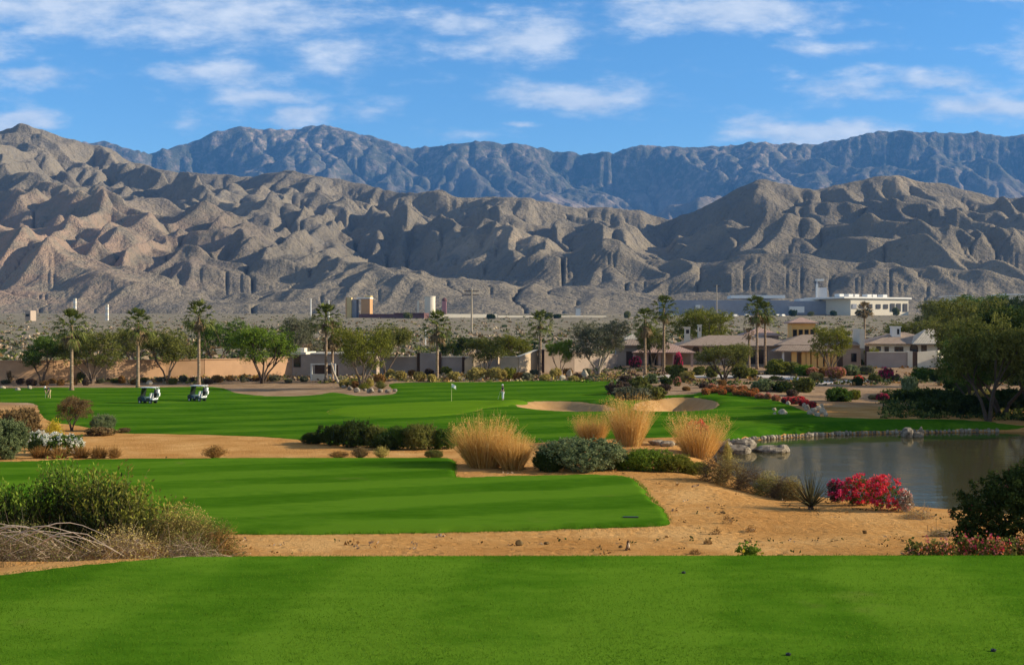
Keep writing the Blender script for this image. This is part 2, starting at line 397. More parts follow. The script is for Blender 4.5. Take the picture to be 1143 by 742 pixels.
# ---------------------------------------------------------------- the course: terrain function and regions
def pz(px, py, z): 
    d = F*(EYE-z)/(py-HY); return ((px-CX)/F*d, d)
def poly(pts, z): return np.array([pz(px, py, z) for px, py in pts])
def densify(P, n=4, closed=True):
    """rounds a polygon with a Catmull-Rom curve"""
    P = np.asarray(P); N = len(P); out = []
    for i in range(N):
        p0, p1, p2, p3 = P[(i-1) % N], P[i], P[(i+1) % N], P[(i+2) % N]
        for k in range(n):
            t = k/n
            out.append(0.5*((2*p1)+(-p0+p2)*t+(2*p0-5*p1+4*p2-p3)*t*t+(-p0+3*p1-3*p2+p3)*t**3))
    return np.array(out)
def sdf(X, Y, P):
    X = np.asarray(X, float); Y = np.asarray(Y, float)
    d2 = np.full(X.shape, 1e18); ins = np.zeros(X.shape, bool); N = len(P)
    for i in range(N):
        x0, y0 = P[i]; x1, y1 = P[(i+1) % N]; ex, ey = x1-x0, y1-y0
        t = np.clip(((X-x0)*ex+(Y-y0)*ey)/(ex*ex+ey*ey+1e-12), 0, 1)
        d2 = np.minimum(d2, (X-x0-t*ex)**2+(Y-y0-t*ey)**2)
        if y0 != y1:
            c = ((y0 > Y) != (y1 > Y)) & (X < (x1-x0)*(Y-y0)/(y1-y0)+x0); ins ^= c
    return np.where(ins, 1, -1)*np.sqrt(d2)
TEE1 = densify(np.array([(-9.0, 6.5), (-6.6, 9.3), (-4.75, 10.78), (-4.1, 11.25), (-3.3, 11.62), (-2.3, 11.72), (-1, 11.75), (2, 11.85), (5, 12.0), (9, 12.25), (16, 12.4), (16, -8), (-14, -8), (-14, 3)]), 5)
TEE2 = densify(poly([(-260,588),(-60,589),(60,590),(250,592),(400,592),(560,590),(690,588),(735,587),(746,583),(740,570),(724,553),(716,542),(700,533),(660,531.5),(600,532),(545,533.5),(512,534),(507,530),(508,520),(504,514),(480,512.5),(300,512.5),(100,514),(0,517),(-150,520),(-300,530)], 3.7), 3)
FAIR = densify(poly([(-160,437),(-40,436),(60,434),(150,432.5),(238,430.5),(262,437),(300,441),(350,440),(372,437),(398,441.5),(425,441),(443,438),(434,429),(470,427.5),(560,427),(640,426),(690,425.5),(694,436),(708,442),(720,444.5),(752,444),(790,442),(820,441.5),(855,447),(885,455),(903,463),(918,468),(980,470),(1060,470),(1143,473),(1300,475),(1300,481.5),(1143,481),(1060,479.5),(1000,480),(920,483),(845,486.5),(800,489),(720,491),(640,493.5),(590,496.5),(500,500),(400,499),(330,492),(250,486),(180,482.5),(140,481.5),(108,478),(95,474),(75,471),(56,468),(45,460),(38,451),(0,450),(-60,449),(-160,449)], 0.0), 3)
GREEN = densify(poly([(366,459.5),(380,454),(430,450.5),(500,447.5),(560,446.5),(590,449),(572,453),(545,456),(520,462),(470,466),(410,465)], 0.0), 4)
B1 = densify(poly([(576,453),(584,449.8),(600,447),(636,447),(658,449.5),(674,453),(684,456),(686,460.5),(665,461.5),(641,461.5),(614,459),(590,456)], 0.0), 4)
B2 = densify(poly([(706,456),(714,450),(735,446.5),(770,446),(793,449),(802,453.5),(793,458),(765,461),(735,462),(714,461)], 0.0), 4)
POND = densify(np.array([(13.3, 80), (14.5, 85), (20, 90), (27, 93.5), (36, 95.5), (44, 95.8), (52, 93), (64, 90), (95, 88), (95, 20), (45, 22), (32, 26), (26, 30), (20, 36), (16, 40), (14, 44), (13, 50), (12.8, 60), (12.5, 70)]), 4)
PATHS = [densify(poly(p, zz), 3) for p, zz in [
   ([(622,425.5),(640,423.5),(700,420.5),(740,419),(800,419),(860,419.5),(890,421),(890,423),(860,421.5),(800,421),(740,421),(700,423),(640,427)], 0.6),
   ([(905,424.5),(960,422.5),(1020,421),(1060,420.5),(1060,422.5),(1020,423.5),(960,425.5),(905,427.5)], 0.6)]]
ctrlY = [-80, 11.6, 11.85, 12.6, 16, 20, 22, 24.5, 24.85, 25.05, 38.3, 42, 48, 58, 75, 88, 165, 175, 200, 260, 400, 900, 1500, 2600, 6000]
ctrlZ = [5.7, 5.7, 5.66, 5.15, 4.25, 3.9, 3.8, 3.62, 3.64, 3.70, 3.70, 2.6, 1.6, 0.95, 0.35, 0.0, 0.0, 0.3, 0.9, 1.6, 4.0, 13, 26, 55, 120]
def Zt(X, Y):
    X = np.asarray(X, float); Y = np.asarray(Y, float)
    z = np.interp(Y, ctrlY, ctrlZ)
    # the knoll right of the second tee
    kn = np.interp(Y, [-80, 11.9, 12.4, 16, 20, 24, 28, 34, 60], [5.7, 5.68, 5.3, 4.35, 4.0, 3.75, 3.62, 3.3, 0.9])
    wk = sstep(5.0, 7.2, X)*(Y > 11.9)*(1-sstep(50, 60, Y))
    z = z*(1-wk)+kn*wk
    t1 = sdf(X, Y, TEE1)
    z = z-sstep(0, 2.5, -t1)*0.35*(Y < 11.9)*(X < 0)
    # rolling ground
    far = sstep(42, 60, Y)*(1-sstep(240, 400, Y))
    z = z+far*(fbm(X/28, Y/34, 3, 3)*0.85)
    z = z+sstep(12.5, 14, Y)*(1-sstep(60, 90, Y))*fbm(X/2.2, Y/2.2, 4, 8)*0.10*(1-sstep(-1.5, -0.1, sdf(X, Y, TEE2)))
    z = z+sstep(210, 300, Y)*fbm(X/45, Y/45, 4, 13)*1.2
    # garden rise towards the houses on the right
    z = z+sstep(112, 165, Y)*(1-sstep(230, 300, Y))*sstep(8, 24, X)*0.5
    # bunkers
    for B, dep in ((B1, 0.75), (B2, 1.35)):
        s = sdf(X, Y, B); z = z-dep*sstep(-0.1, 2.4, s)+0.22*np.exp(-((s+1.4)/1.6)**2)*(Y > 118)
    z = z+0.9*np.exp(-((X-27.5)/5.0)**2-((Y-134)/5.0)**2)          # mound at the right end of the fairway
    # pond bowl
    sp = sdf(X, Y, POND)
    near = 1-sstep(70, 86, Y)
    slope = 0.37*near+1.2*(1-near)
    bowl = -0.42+np.maximum(-sp, 0)*slope
    k = 0.25
    zz = np.minimum(z, bowl); zz = -k*np.log(np.exp(-np.clip(z-zz, 0, 20)/k)+np.exp(-np.clip(bowl-zz, 0, 20)/k))+zz
    z = np.where(-sp < 40, zz, z)
    z = np.where(sp > 0, -0.42-0.12*0-np.minimum(sp*0.6, 1.2), z)
    return z
def G(X): return X
g_ = lambda Y: np.sqrt(Y*Y+25.0)
us = np.concatenate([-np.geomspace(4.0, 0.66, 14), np.arange(-0.64, 0.6401, 0.0026), np.geomspace(0.66, 4.0, 14)])
ys = [-80, -50, -30, -18, -10, -5, -2, 0, 1.5, 3, 4]
while ys[-1] < 11.4: ys.append(ys[-1]+0.16)
while ys[-1] < 12.7: ys.append(ys[-1]+0.06)
while ys[-1] < 205: ys.append(ys[-1]+min(0.95, max(0.10, ys[-1]**2*0.00013)))
while ys[-1] < 2600: ys.append(ys[-1]*1.018)
ys = np.array(ys)
UU, YY = np.meshgrid(us, ys); XX = UU*g_(YY); ZZ = Zt(XX, YY)
nU, nY = len(us), len(ys)
ii = np.arange((nY-1)*nU).reshape(nY-1, nU)[:, :-1].ravel()
QQ = np.stack([ii, ii+1, ii+nU+1, ii+nU], 1)

# ground material
m_ground, nt = mat('ground')
P = nt.pos(); s = nt.new('ShaderNodeSeparateXYZ', i_0=P); gy = s.outputs[1]
na = nt.noise(0.35, 6, 0.62, P); nb = nt.noise(6.0, 6, 0.7, P); nc_ = nt.noise(40.0, 3, 0.6, P)
sand = nt.ramp(nt.math('ADD', nt.math('MULTIPLY', na, 0.6), nt.math('MULTIPLY', nb, 0.4)), [(0.36, (0.40, 0.185, 0.052)), (0.5, (0.53, 0.27, 0.085)), (0.62, (0.64, 0.365, 0.135))])
sand = nt.mix(nt.math('MULTIPLY', nt.smooth(nb, 0.60, 0.70), 0.6), sand, (0.20, 0.12, 0.06))
garden = nt.ramp(na, [(0.3, (0.24, 0.155, 0.085)), (0.5, (0.33, 0.215, 0.125)), (0.7, (0.42, 0.29, 0.18))])
nd_ = nt.noise(0.05, 6, 0.65, P); ne = nt.noise(0.22, 5, 0.7, nt.mapping((1, 0.7, 1), vec=P))
desert = nt.ramp(nd_, [(0.35, (0.20, 0.17, 0.12)), (0.5, (0.26, 0.22, 0.155)), (0.65, (0.33, 0.275, 0.195))])
desert = nt.mix(nt.math('MULTIPLY', nt.smooth(ne, 0.50, 0.62), 0.75), desert, (0.115, 0.11, 0.065))
yw = nt.math('ADD', gy, nt.math('MULTIPLY', nt.math('SUBTRACT', na, 0.5), 8))
c = nt.mix(nt.smooth(yw, 108, 125), sand, garden)
c = nt.mix(nt.smooth(yw, 196, 214), c, desert)
vo = nt.new('ShaderNodeTexVoronoi', i_Scale=2.6, i_Vector=nt.mapping((1, 0.8, 1), vec=P)).outputs['Distance']
hgt = nt.math('ADD', nt.math('ADD', nt.math('MULTIPLY', nb, 1.0), nt.math('MULTIPLY', nt.smooth(vo, 0.0, 0.35), 0.5)), nt.math('MULTIPLY', nc_, 0.25))
finish(m_ground, nt, c, 0.95, 0.0, hgt, 0.9, 0.09)
og = meshobj('ground', npmesh('ground', np.stack([XX, YY, ZZ], -1), QQ, mats=[m_ground], smooth=True)); tag(og, kind='structure')

def sheet(name, polys, lift, edge, m, holes=(), zf=None, rag=0.0, kind='structure'):
    S = np.full(XX.shape, -1e9)
    for p in polys: S = np.maximum(S, sdf(XX, YY, p))
    for p in holes: S = np.minimum(S, -sdf(XX, YY, p))
    if rag: S = S+np.where(np.abs(S) < 4*rag, fbm(XX*1.7, YY*1.7, 4, 41)*rag*1.6, 0)
    zz = ZZ+np.clip(S/edge, -1, 1)*lift if zf is None else zf(XX, YY)
    V = np.stack([XX, YY, zz], -1).reshape(-1, 3); s = S.ravel()
    ins = (s[QQ] > 0).sum(1)
    full = QQ[ins == 4]; part = QQ[(ins > 0) & (ins < 4)]
    vs = V.tolist(); ngons = []; cache = {}
    for q in part.tolist():
        out = []
        for a, b in zip(q, q[1:]+q[:1]):
            if s[a] > 0: out.append(a)
            if (s[a] > 0) != (s[b] > 0):
                key = (min(a, b), max(a, b))
                if key not in cache:
                    t = s[a]/(s[a]-s[b]); vs.append((V[a]+(V[b]-V[a])*t).tolist())
                    vs[-1][2] = float(V[a][2]+(V[b][2]-V[a][2])*t) if zf is not None else float((ZZ.ravel()[a]*(1-t)+ZZ.ravel()[b]*t)+0.002)
                    cache[key] = len(vs)-1
                out.append(cache[key])
        for k in range(1, len(out)-1): ngons.append((out[0], out[k], out[k+1]))
    allv = np.array(vs); used = np.unique(np.concatenate([full.ravel(), np.array(ngons, np.int64).ravel()]).astype(np.int64))
    rm = np.full(len(allv), -1); rm[used] = np.arange(len(used))
    o = meshobj(name, npmesh(name, allv[used], rm[full], rm[np.array(ngons, int)] if ngons else None, mats=[m], smooth=True))
    tag(o, kind=kind); return o

def grassmat(name, dark, mid, light, stripe=None, fine=True, tint=(0.20, 0.17, 0.05)):
    m, nt = mat(name); P = nt.pos()
    n1 = nt.noise(0.25, 4, 0.6, nt.mapping((0.5, 1.6, 1), vec=P)); n2 = nt.noise(3.0, 5, 0.65, nt.mapping((0.7, 1.3, 1), vec=P)); n3 = nt.noise(60.0, 4, 0.7, P)
    f = nt.math('ADD', nt.math('MULTIPLY', n1, 0.55), nt.math('MULTIPLY', n2, 0.34)); f = nt.math('ADD', f, nt.math('MULTIPLY', n3, 0.18 if fine else 0.05))
    if stripe:
        per, ang, amt = stripe
        sv = nt.new('ShaderNodeSeparateXYZ', i_0=nt.mapping(rot=(0, 0, ang), vec=nt.new('ShaderNodeVectorMath', operation='ADD', i_0=P, i_1=(0, 0, 0)).outputs[0]))
        w_ = nt.math('SINE', nt.math('ADD', nt.math('MULTIPLY', sv.outputs[0], 2*math.pi/per), nt.math('MULTIPLY', n1, 3.0)))
        f = nt.math('ADD', f, nt.math('MULTIPLY', nt.smooth(w_, -0.5, 0.5), amt)); f = nt.math('SUBTRACT', f, amt/2)
    c = nt.ramp(f, [(0.36, dark), (0.5, mid), (0.64, light)])
    c = nt.mix(nt.math('MULTIPLY', nt.smooth(nt.noise(0.9, 6, 0.6, P), 0.62, 0.8), 0.35), c, tint)
    return finish(m, nt, c, 0.9, 0.0, nt.math('ADD', nt.math('MULTIPLY', n3, 0.6), nt.math('MULTIPLY', n2, 1.0)), 0.5, 0.02)
m_tee = grassmat('tee_grass', (0.036, 0.105, 0.005), (0.064, 0.158, 0.008), (0.108, 0.215, 0.014), stripe=(2.3, 0.12, 0.10))
m_tee2 = grassmat('tee_grass_far', (0.038, 0.11, 0.005), (0.060, 0.148, 0.008), (0.09, 0.19, 0.012), stripe=(3.4, 1.2, 0.17))
m_fair = grassmat('fairway_grass', (0.032, 0.102, 0.005), (0.060, 0.146, 0.008), (0.098, 0.19, 0.012), stripe=(7.5, 1.1, 0.12), fine=False)
m_green = grassmat('putting_grass', (0.085, 0.175, 0.008), (0.105, 0.205, 0.010), (0.125, 0.23, 0.013), fine=False)
m_bsand, nt = mat('bunker_sand'); P = nt.pos(); n = nt.noise(0.6, 6, 0.6, P)
finish(m_bsand, nt, nt.ramp(n, [(0.3, (0.36, 0.20, 0.075)), (0.7, (0.50, 0.30, 0.125))]), 0.95, 0.1, nt.noise(4, 4, 0.6, P), 0.4, 0.05)
m_path = plain('concrete', (0.55, 0.48, 0.40), 0.9, 0.12, 1.5)
sheet('tee_grass', [TEE1], 0.02, 0.06, m_tee, rag=0.05)
sheet('second_tee_grass', [TEE2], 0.07, 0.12, m_tee2, rag=0.14)
sheet('fairway', [FAIR], 0.07, 0.5, m_fair, holes=[GREEN, B1, B2, POND], rag=0.3)
sheet('putting_green', [GREEN], 0.075, 0.5, m_green)
sheet('bunker_sand', [B1, B2], 0.01, 0.5, m_bsand)
for p in PATHS: sheet('path', [p], 0.05, 0.4, m_path)
# pond
m_wat, nt = mat('pond_water'); P = nt.pos()
b1_ = nt.noise(1.1, 4, 0.6, nt.mapping((0.35, 1.0, 1), vec=P)); b2_ = nt.noise(0.10, 3, 0.5, P)
hh = nt.math('MULTIPLY', b1_, nt.smooth(b2_, 0.35, 0.65))
bp = nt.new('ShaderNodeBump', i_Height=hh, i_Strength=0.16, i_Distance=0.12)
df_ = nt.new('ShaderNodeBsdfDiffuse', i_Color=(0.065, 0.058, 0.030, 1)); gl = nt.new('ShaderNodeBsdfGlossy', i_Color=(0.95, 0.88, 0.70, 1), i_Roughness=0.05, i_Normal=bp)
mx = nt.new('ShaderNodeMixShader', i_0=nt.new('ShaderNodeFresnel', i_IOR=1.33, i_Normal=bp)); nt.l.new(df_.outputs[0], mx.inputs[1]); nt.l.new(gl.outputs[0], mx.inputs[2])
nt.l.new(mx.outputs[0], nt.new('ShaderNodeOutputMaterial').inputs[0])
sheet('pond_water', [densify(POND, 1)], 0, 1, m_wat, zf=lambda X, Y: X*0-0.60)
def hit(px, py, lift=0.0):
    """ground point seen at a pixel of the photograph"""
    y = np.concatenate([np.arange(4, 60, 0.1), np.arange(60, 260, 0.25), np.geomspace(260, 2550, 500)])
    u = (px-CX)/F; z = Zt(u*y, y); r = EYE-(py-HY)/F*y
    k = np.argmax(r <= z)
    if k == 0: raise ValueError('no ground at %s %s' % (px, py))
    return Vector((u*y[k], y[k], float(z[k])+lift))
def ground_at(x, y): return float(Zt(np.array([x]), np.array([y]))[0])
def at(px, Y, lift=0.0):
    x = (px-CX)/F*Y; return Vector((x, Y, ground_at(x, Y)+lift))
# ---------------------------------------------------------------- foliage tools
def unit(n, rg): 
    v = rg.normal(size=(n, 3)); return v/np.linalg.norm(v, axis=1)[:, None]
def leaf_quads(C, size, rg, asp=0.5, nrm=None, jit=0.35):
    n = len(C); a = unit(n, rg)
    if nrm is not None: a = a-nrm*(a*nrm).sum(1)[:, None]*0.6; a /= np.linalg.norm(a, axis=1)[:, None]
    b = np.cross(a, unit(n, rg)); b /= np.linalg.norm(b, axis=1)[:, None]
    s = size*(1+rg.uniform(-jit, jit, n))[:, None]
    V = np.stack([C-a*s, C+b*s*asp, C+a*s, C-b*s*asp], 1).reshape(-1, 3)
    return V, np.arange(4*n).reshape(n, 4)
def cloud(rg, lobes, nclump, per, cr, shell=0.55):
    lobes = np.array(lobes, float); vol = lobes[:, 3]*lobes[:, 4]*lobes[:, 5]; vol = vol**0.75
    k = rg.choice(len(lobes), nclump, p=vol/vol.sum()); L = lobes[k]
    d = unit(nclump, rg); r = rg.uniform(shell**3, 1, nclump)**(1/3)
    C = L[:, :3]+d*L[:, 3:6]*r[:, None]
    cs = cr*rg.uniform(0.5, 1.4, nclump)
    out = np.repeat(C, per, 0)+rg.normal(size=(nclump*per, 3))*np.repeat(cs, per)[:, None]*np.array([0.62, 0.62, 0.5])
    return out, C
def strips(P0, D, L, w, rg, droop=0.3, seg=3, curl=0.0):
    """thin tapering blades: start P0 (n,3), direction D, length L, width w"""
    n = len(P0); a = np.cross(D, unit(n, rg)); a /= np.linalg.norm(a, axis=1)[:, None]
    w = np.broadcast_to(w, (n,)); L = np.broadcast_to(L, (n,))
    side = unit(n, rg)*curl
    rows = []
    for i in range(seg+1):
        t = i/seg; c = P0+D*(L*t)[:, None]+side*(L*t*t)[:, None]; c = c.copy(); c[:, 2] -= L*droop*t*t*(1-np.abs(D[:, 2]))
        ww = (w*(1-0.85*t)*0.5)[:, None]
        rows.append(c-a*ww); rows.append(c+a*ww)
    V = np.stack(rows, 1).reshape(-1, 3); k = 2*(seg+1)
    base = np.arange(n)[:, None]*k
    Q = np.concatenate([base+np.array([[2*i, 2*i+1, 2*i+3, 2*i+2]]) for i in range(seg)], 1).reshape(-1, 4)
    return V, Q
def join(*parts):
    Vs, Qs, b = [], [], 0
    for V, Q in parts: Vs.append(V); Qs.append(Q+b); b += len(V)
    return np.concatenate(Vs), np.concatenate(Qs)
def mb_np(mb): return mb
_lib = {}
def lib(key, f):
    if key not in _lib: _lib[key] = f()
    return _lib[key]
# colours
LM = {
 'olive': leafmat('olive_leaves', [(0.075, 0.085, 0.02), (0.125, 0.135, 0.03), (0.18, 0.185, 0.045), (0.25, 0.24, 0.07)]),
 'green': leafmat('green_leaves', [(0.04, 0.075, 0.015), (0.07, 0.12, 0.02), (0.105, 0.165, 0.03), (0.16, 0.225, 0.045)]),
 'bright': leafmat('bright_leaves', [(0.07, 0.12, 0.016), (0.12, 0.19, 0.022), (0.18, 0.26, 0.032), (0.26, 0.33, 0.05)]),
 'lime': leafmat('yellow_green_leaves', [(0.10, 0.115, 0.018), (0.16, 0.17, 0.026), (0.21, 0.21, 0.035), (0.27, 0.26, 0.05)]),
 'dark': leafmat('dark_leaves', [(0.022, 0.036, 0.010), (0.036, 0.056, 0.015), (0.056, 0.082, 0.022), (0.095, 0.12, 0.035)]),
 'sage': leafmat('sage_leaves', [(0.08, 0.105, 0.045), (0.14, 0.175, 0.07), (0.21, 0.25, 0.11), (0.32, 0.36, 0.18)]),
 'grey': leafmat('grey_green_leaves', [(0.08, 0.085, 0.045), (0.12, 0.125, 0.07), (0.17, 0.17, 0.10), (0.23, 0.225, 0.14)]),
 'gold': leafmat('golden_leaves', [(0.24, 0.18, 0.045), (0.35, 0.27, 0.07), (0.46, 0.37, 0.11), (0.56, 0.47, 0.17)]),
 'brown': leafmat('brown_twigs', [(0.09, 0.055, 0.025), (0.15, 0.095, 0.04), (0.21, 0.14, 0.06), (0.28, 0.2, 0.09)]),
 'rust': leafmat('rusty_leaves', [(0.17, 0.085, 0.03), (0.26, 0.13, 0.04), (0.34, 0.19, 0.06), (0.42, 0.26, 0.09)]),
 'straw': leafmat('straw_blades', [(0.46, 0.24, 0.06), (0.62, 0.35, 0.09), (0.75, 0.47, 0.15), (0.84, 0.62, 0.26)], 0.35),
 'dry': leafmat('dry_twigs', [(0.22, 0.15, 0.09), (0.33, 0.235, 0.15), (0.43, 0.325, 0.22), (0.56, 0.45, 0.32)], 0.1),
 'purple': leafmat('purple_brown_leaves', [(0.05, 0.035, 0.028), (0.085, 0.055, 0.04), (0.12, 0.085, 0.06), (0.16, 0.12, 0.08)]),
 'palm': leafmat('palm_leaves', [(0.045, 0.062, 0.014), (0.085, 0.105, 0.024), (0.13, 0.15, 0.036), (0.21, 0.22, 0.07)], 0.15),
 'skirt': leafmat('dead_palm_leaves', [(0.09, 0.06, 0.03), (0.16, 0.11, 0.055), (0.24, 0.17, 0.09), (0.32, 0.24, 0.14)], 0.1),
 'agave': leafmat('agave_leaves', [(0.05, 0.045, 0.025), (0.09, 0.08, 0.04), (0.13, 0.12, 0.055), (0.2, 0.17, 0.09)], 0.05),
 'magenta': leafmat('magenta_blossoms', [(0.38, 0.015, 0.06), (0.55, 0.025, 0.10), (0.68, 0.06, 0.16), (0.78, 0.15, 0.25)], 0.3),
 'red': leafmat('red_blossoms', [(0.60, 0.015, 0.03), (0.78, 0.035, 0.05), (0.82, 0.08, 0.08), (0.85, 0.20, 0.17)], 0.3),
 'pink': leafmat('pink_blossoms', [(0.45, 0.12, 0.11), (0.60, 0.20, 0.16), (0.70, 0.30, 0.22), (0.78, 0.42, 0.32)], 0.3),
 'orange': leafmat('orange_blossoms', [(0.45, 0.10, 0.03), (0.60, 0.17, 0.05), (0.70, 0.28, 0.09), (0.78, 0.42, 0.2)], 0.3),
 'white': leafmat('white_blossoms', [(0.5, 0.5, 0.38), (0.62, 0.62, 0.5), (0.72, 0.72, 0.6), (0.8, 0.8, 0.7)], 0.3),
 'yellow': leafmat('yellow_blossoms', [(0.34, 0.26, 0.02), (0.45, 0.34, 0.03), (0.55, 0.43, 0.04), (0.65, 0.52, 0.08)], 0.3),
}
m_bark = plain('bark', (0.16, 0.115, 0.08), 0.9, 0.35, 6.0, bstr=0.5)
m_dbark = plain('dark_bark', (0.075, 0.052, 0.036), 0.9, 0.3, 6.0, bstr=0.5)
m_pale = plain('pale_bark', (0.36, 0.30, 0.22), 0.9, 0.25, 6.0, bstr=0.5)
m, nt = mat('palm_bark'); P = nt.pos()
wv = nt.new('ShaderNodeTexWave', wave_type='BANDS', bands_direction='Z', i_Scale=1.2, i_Distortion=3.0, i_Vector=P)
cc = nt.ramp(nt.math('ADD', nt.math('MULTIPLY', wv, 0.15), nt.math('MULTIPLY', nt.noise(3, 5, 0.7, P), 0.85)), [(0.3, (0.14, 0.09, 0.055)), (0.5, (0.28, 0.195, 0.125)), (0.7, (0.44, 0.335, 0.23))])
m_palmbark = finish(m, nt, cc, 0.9, 0.1, wv.outputs[0], 0.4, 0.03)
# ---- shrub prototypes, unit radius and unit height
def proto_shrub(kind, v):
    rg = np.random.RandomState(hash((kind, v)) % 1000 if False else sum(map(ord, kind))*7+v*31)
    if kind in ('dome', 'mound', 'hidome'):
        n = {'dome': (190, 32), 'mound': (190, 32), 'hidome': (900, 34)}[kind]
        ls = {'dome': 0.06, 'mound': 0.06, 'hidome': 0.022}[kind]
        lobes = [(0, 0, 0.42, 0.78, 0.78, 0.5)]
        for i in range(7):
            a = i*0.9+rg.uniform(0, 0.6); r = rg.uniform(0.35, 0.62); q = rg.uniform(0.24, 0.42)
            lobes.append((r*math.cos(a), r*math.sin(a), rg.uniform(0.28, 0.62), q, q, q*0.9))
        C, K = cloud(rg, lobes, n[0], n[1], 0.10 if kind != 'hidome' else 0.045, 0.72)
        C[:, 2] = np.where(C[:, 2] < 0.02, rg.uniform(0.0, 0.3, len(C)), C[:, 2])
        d = C-np.array([0, 0, 0.3]); d /= np.linalg.norm(d, axis=1)[:, None]
        V, Q = leaf_quads(C, ls, rg, 0.55, d)
        if kind == 'hidome':
            m_ = 420; S0 = C[rg.choice(len(C), m_)]; dd = S0-np.array([0, 0, 0.15]); dd /= np.linalg.norm(dd, axis=1)[:, None]; dd = dd+np.array([0, 0, 0.5])+rg.normal(size=(m_, 3))*0.25; dd /= np.linalg.norm(dd, axis=1)[:, None]
            ll = rg.uniform(0.06, 0.20, m_); tt = rg.uniform(0, 1, (m_, 14)); CC = (S0[:, None, :]+dd[:, None, :]*(ll[:, None]*tt)[:, :, None]).reshape(-1, 3)+rg.normal(size=(m_*14, 3))*0.008
            V, Q = join((V, Q), strips(S0, dd, ll, 0.006, rg, 0.1, 2), leaf_quads(CC, 0.018, rg, 0.5))
        return npmesh('foliage', V, Q)
    if kind == 'airy':
        n = 240; a = rg.uniform(0, 2*math.pi, n); tilt = rg.uniform(0.0, 1.15, n)**0.8
        D = np.stack([np.sin(tilt)*np.cos(a), np.sin(tilt)*np.sin(a), np.cos(tilt)], 1)
        L = rg.uniform(0.75, 1.02, n)
        s1 = strips(np.zeros((n, 3))+rg.normal(size=(n, 3))*[0.07, 0.07, 0.0], D, L, 0.022, rg, 0.15, 3, 0.12)
        t = rg.uniform(0.3, 1.0, (n, 14)); C = (D[:, None, :]*(L[:, None]*t)[:, :, None]).reshape(-1, 3)
        C = C+rg.normal(size=C.shape)*0.055; C[:, 2] = np.abs(C[:, 2])
        return npmesh('foliage', *join(s1, leaf_quads(C, 0.045, rg, 0.45)))
    if kind == 'tuft':      # short dense grass tuft
        n = 420; a = rg.uniform(0, 2*math.pi, n); tilt = rg.uniform(0.0, 1.1, n)
        D = np.stack([np.sin(tilt)*np.cos(a), np.sin(tilt)*np.sin(a), np.cos(tilt)], 1)
        P0 = np.stack([rg.uniform(-0.3, 0.3, n), rg.uniform(-0.3, 0.3, n), np.zeros(n)], 1)
        return npmesh('foliage', *strips(P0, D, rg.uniform(0.5, 1.0, n), 0.05, rg, 0.4, 3, 0.1))
def proto_flowers(v):
    rg = np.random.RandomState(900+v)
    C, K = cloud(rg, [(0, 0, 0.45, 0.86, 0.86, 0.52), (0.3, 0.1, 0.55, 0.5, 0.5, 0.45), (-0.35, -0.2, 0.5, 0.45, 0.45, 0.42)], 170, 16, 0.06, 0.93)
    C = C[C[:, 2] > 0.14]
    return npmesh('blossoms', *leaf_quads(C, 0.036, rg, 0.8))
def inst(name, me, m, loc, sc_, rz, parent=None):
    o = bpy.data.objects.new(name, me)
    if not me.materials: me.materials.append(m)
    o.material_slots[0].link = 'OBJECT'; o.material_slots[0].material = m
    o.location = loc; o.scale = sc_; o.rotation_euler = (0, 0, rz); return link(o, parent)
PLANTS = []      # (px, object, label) for the final labelling
def note(px, o, label, cat, group=None):
    tag(o, label, cat, group); PLANTS.append((px, o)); return o
CW = {'olive': 'olive', 'green': 'green', 'bright': 'bright green', 'lime': 'yellow-green', 'dark': 'dark green', 'sage': 'sage-green', 'grey': 'grey-green', 'gold': 'golden', 'brown': 'brown', 'rust': 'rusty orange', 'purple': 'purplish brown', 'straw': 'straw-coloured', 'dry': 'dry beige'}
def shrub(px, row, w, h, kind, col, where, Y=None, flower=None, size=None, group=None, fl2=None, depth=None):
    p = hit(px, row) if Y is None else at(px, Y)
    k = p.y/F; v = rnd.randrange(3); rz = rnd.uniform(0, 6.28)
    if h >= 300: h = (EYE-(h-HY)*k-p.z)/k
    sx, sz = max(0.15, w*k/2), max(0.12, h*k)
    if depth: rz = rnd.uniform(-.2, .2)
    S = (sx*1.02, sx*(depth or rnd.uniform(0.8, 1.0)), sz*1.04)
    me = lib((kind, v), lambda: proto_shrub(kind, v))
    szw = size or ('small ' if w < 16 else '')
    if flower:
        lab = f"{szw}{CW[col]} bush with {flower} flowers {where}"
        e = empty('flowering_bush', p, 0); fo = inst('foliage', me, LM[col], (0, 0, -0.02*sz), S, rz, e)
        inst('blossoms', lib(('fl', v), lambda: proto_flowers(v)), LM[flower], (0, 0, -0.02*sz), (S[0]*1.03, S[1]*1.03, S[2]*1.03), rz, e)
        if fl2: inst('blossoms', lib(('fl', (v+1) % 3), lambda: proto_flowers((v+1) % 3)), LM[fl2], (0, 0, -0.02*sz), S, rz+1, e)
        return note(px, e, lab, 'flowering bush', group)
    shape = {'dome': 'rounded bush', 'mound': 'mounded shrub', 'airy': 'wispy shrub', 'tuft': 'grass tuft', 'hidome': 'dense bush'}[kind]
    nm = {'tuft': 'grass_tuft'}.get(kind, 'shrub')
    p.z -= 0.02*sz
    return note(px, inst(nm, me, LM[col], p, S, rz), f"{szw}{CW[col]} {shape} {where}", 'shrub' if kind != 'tuft' else 'grass tuft', group)
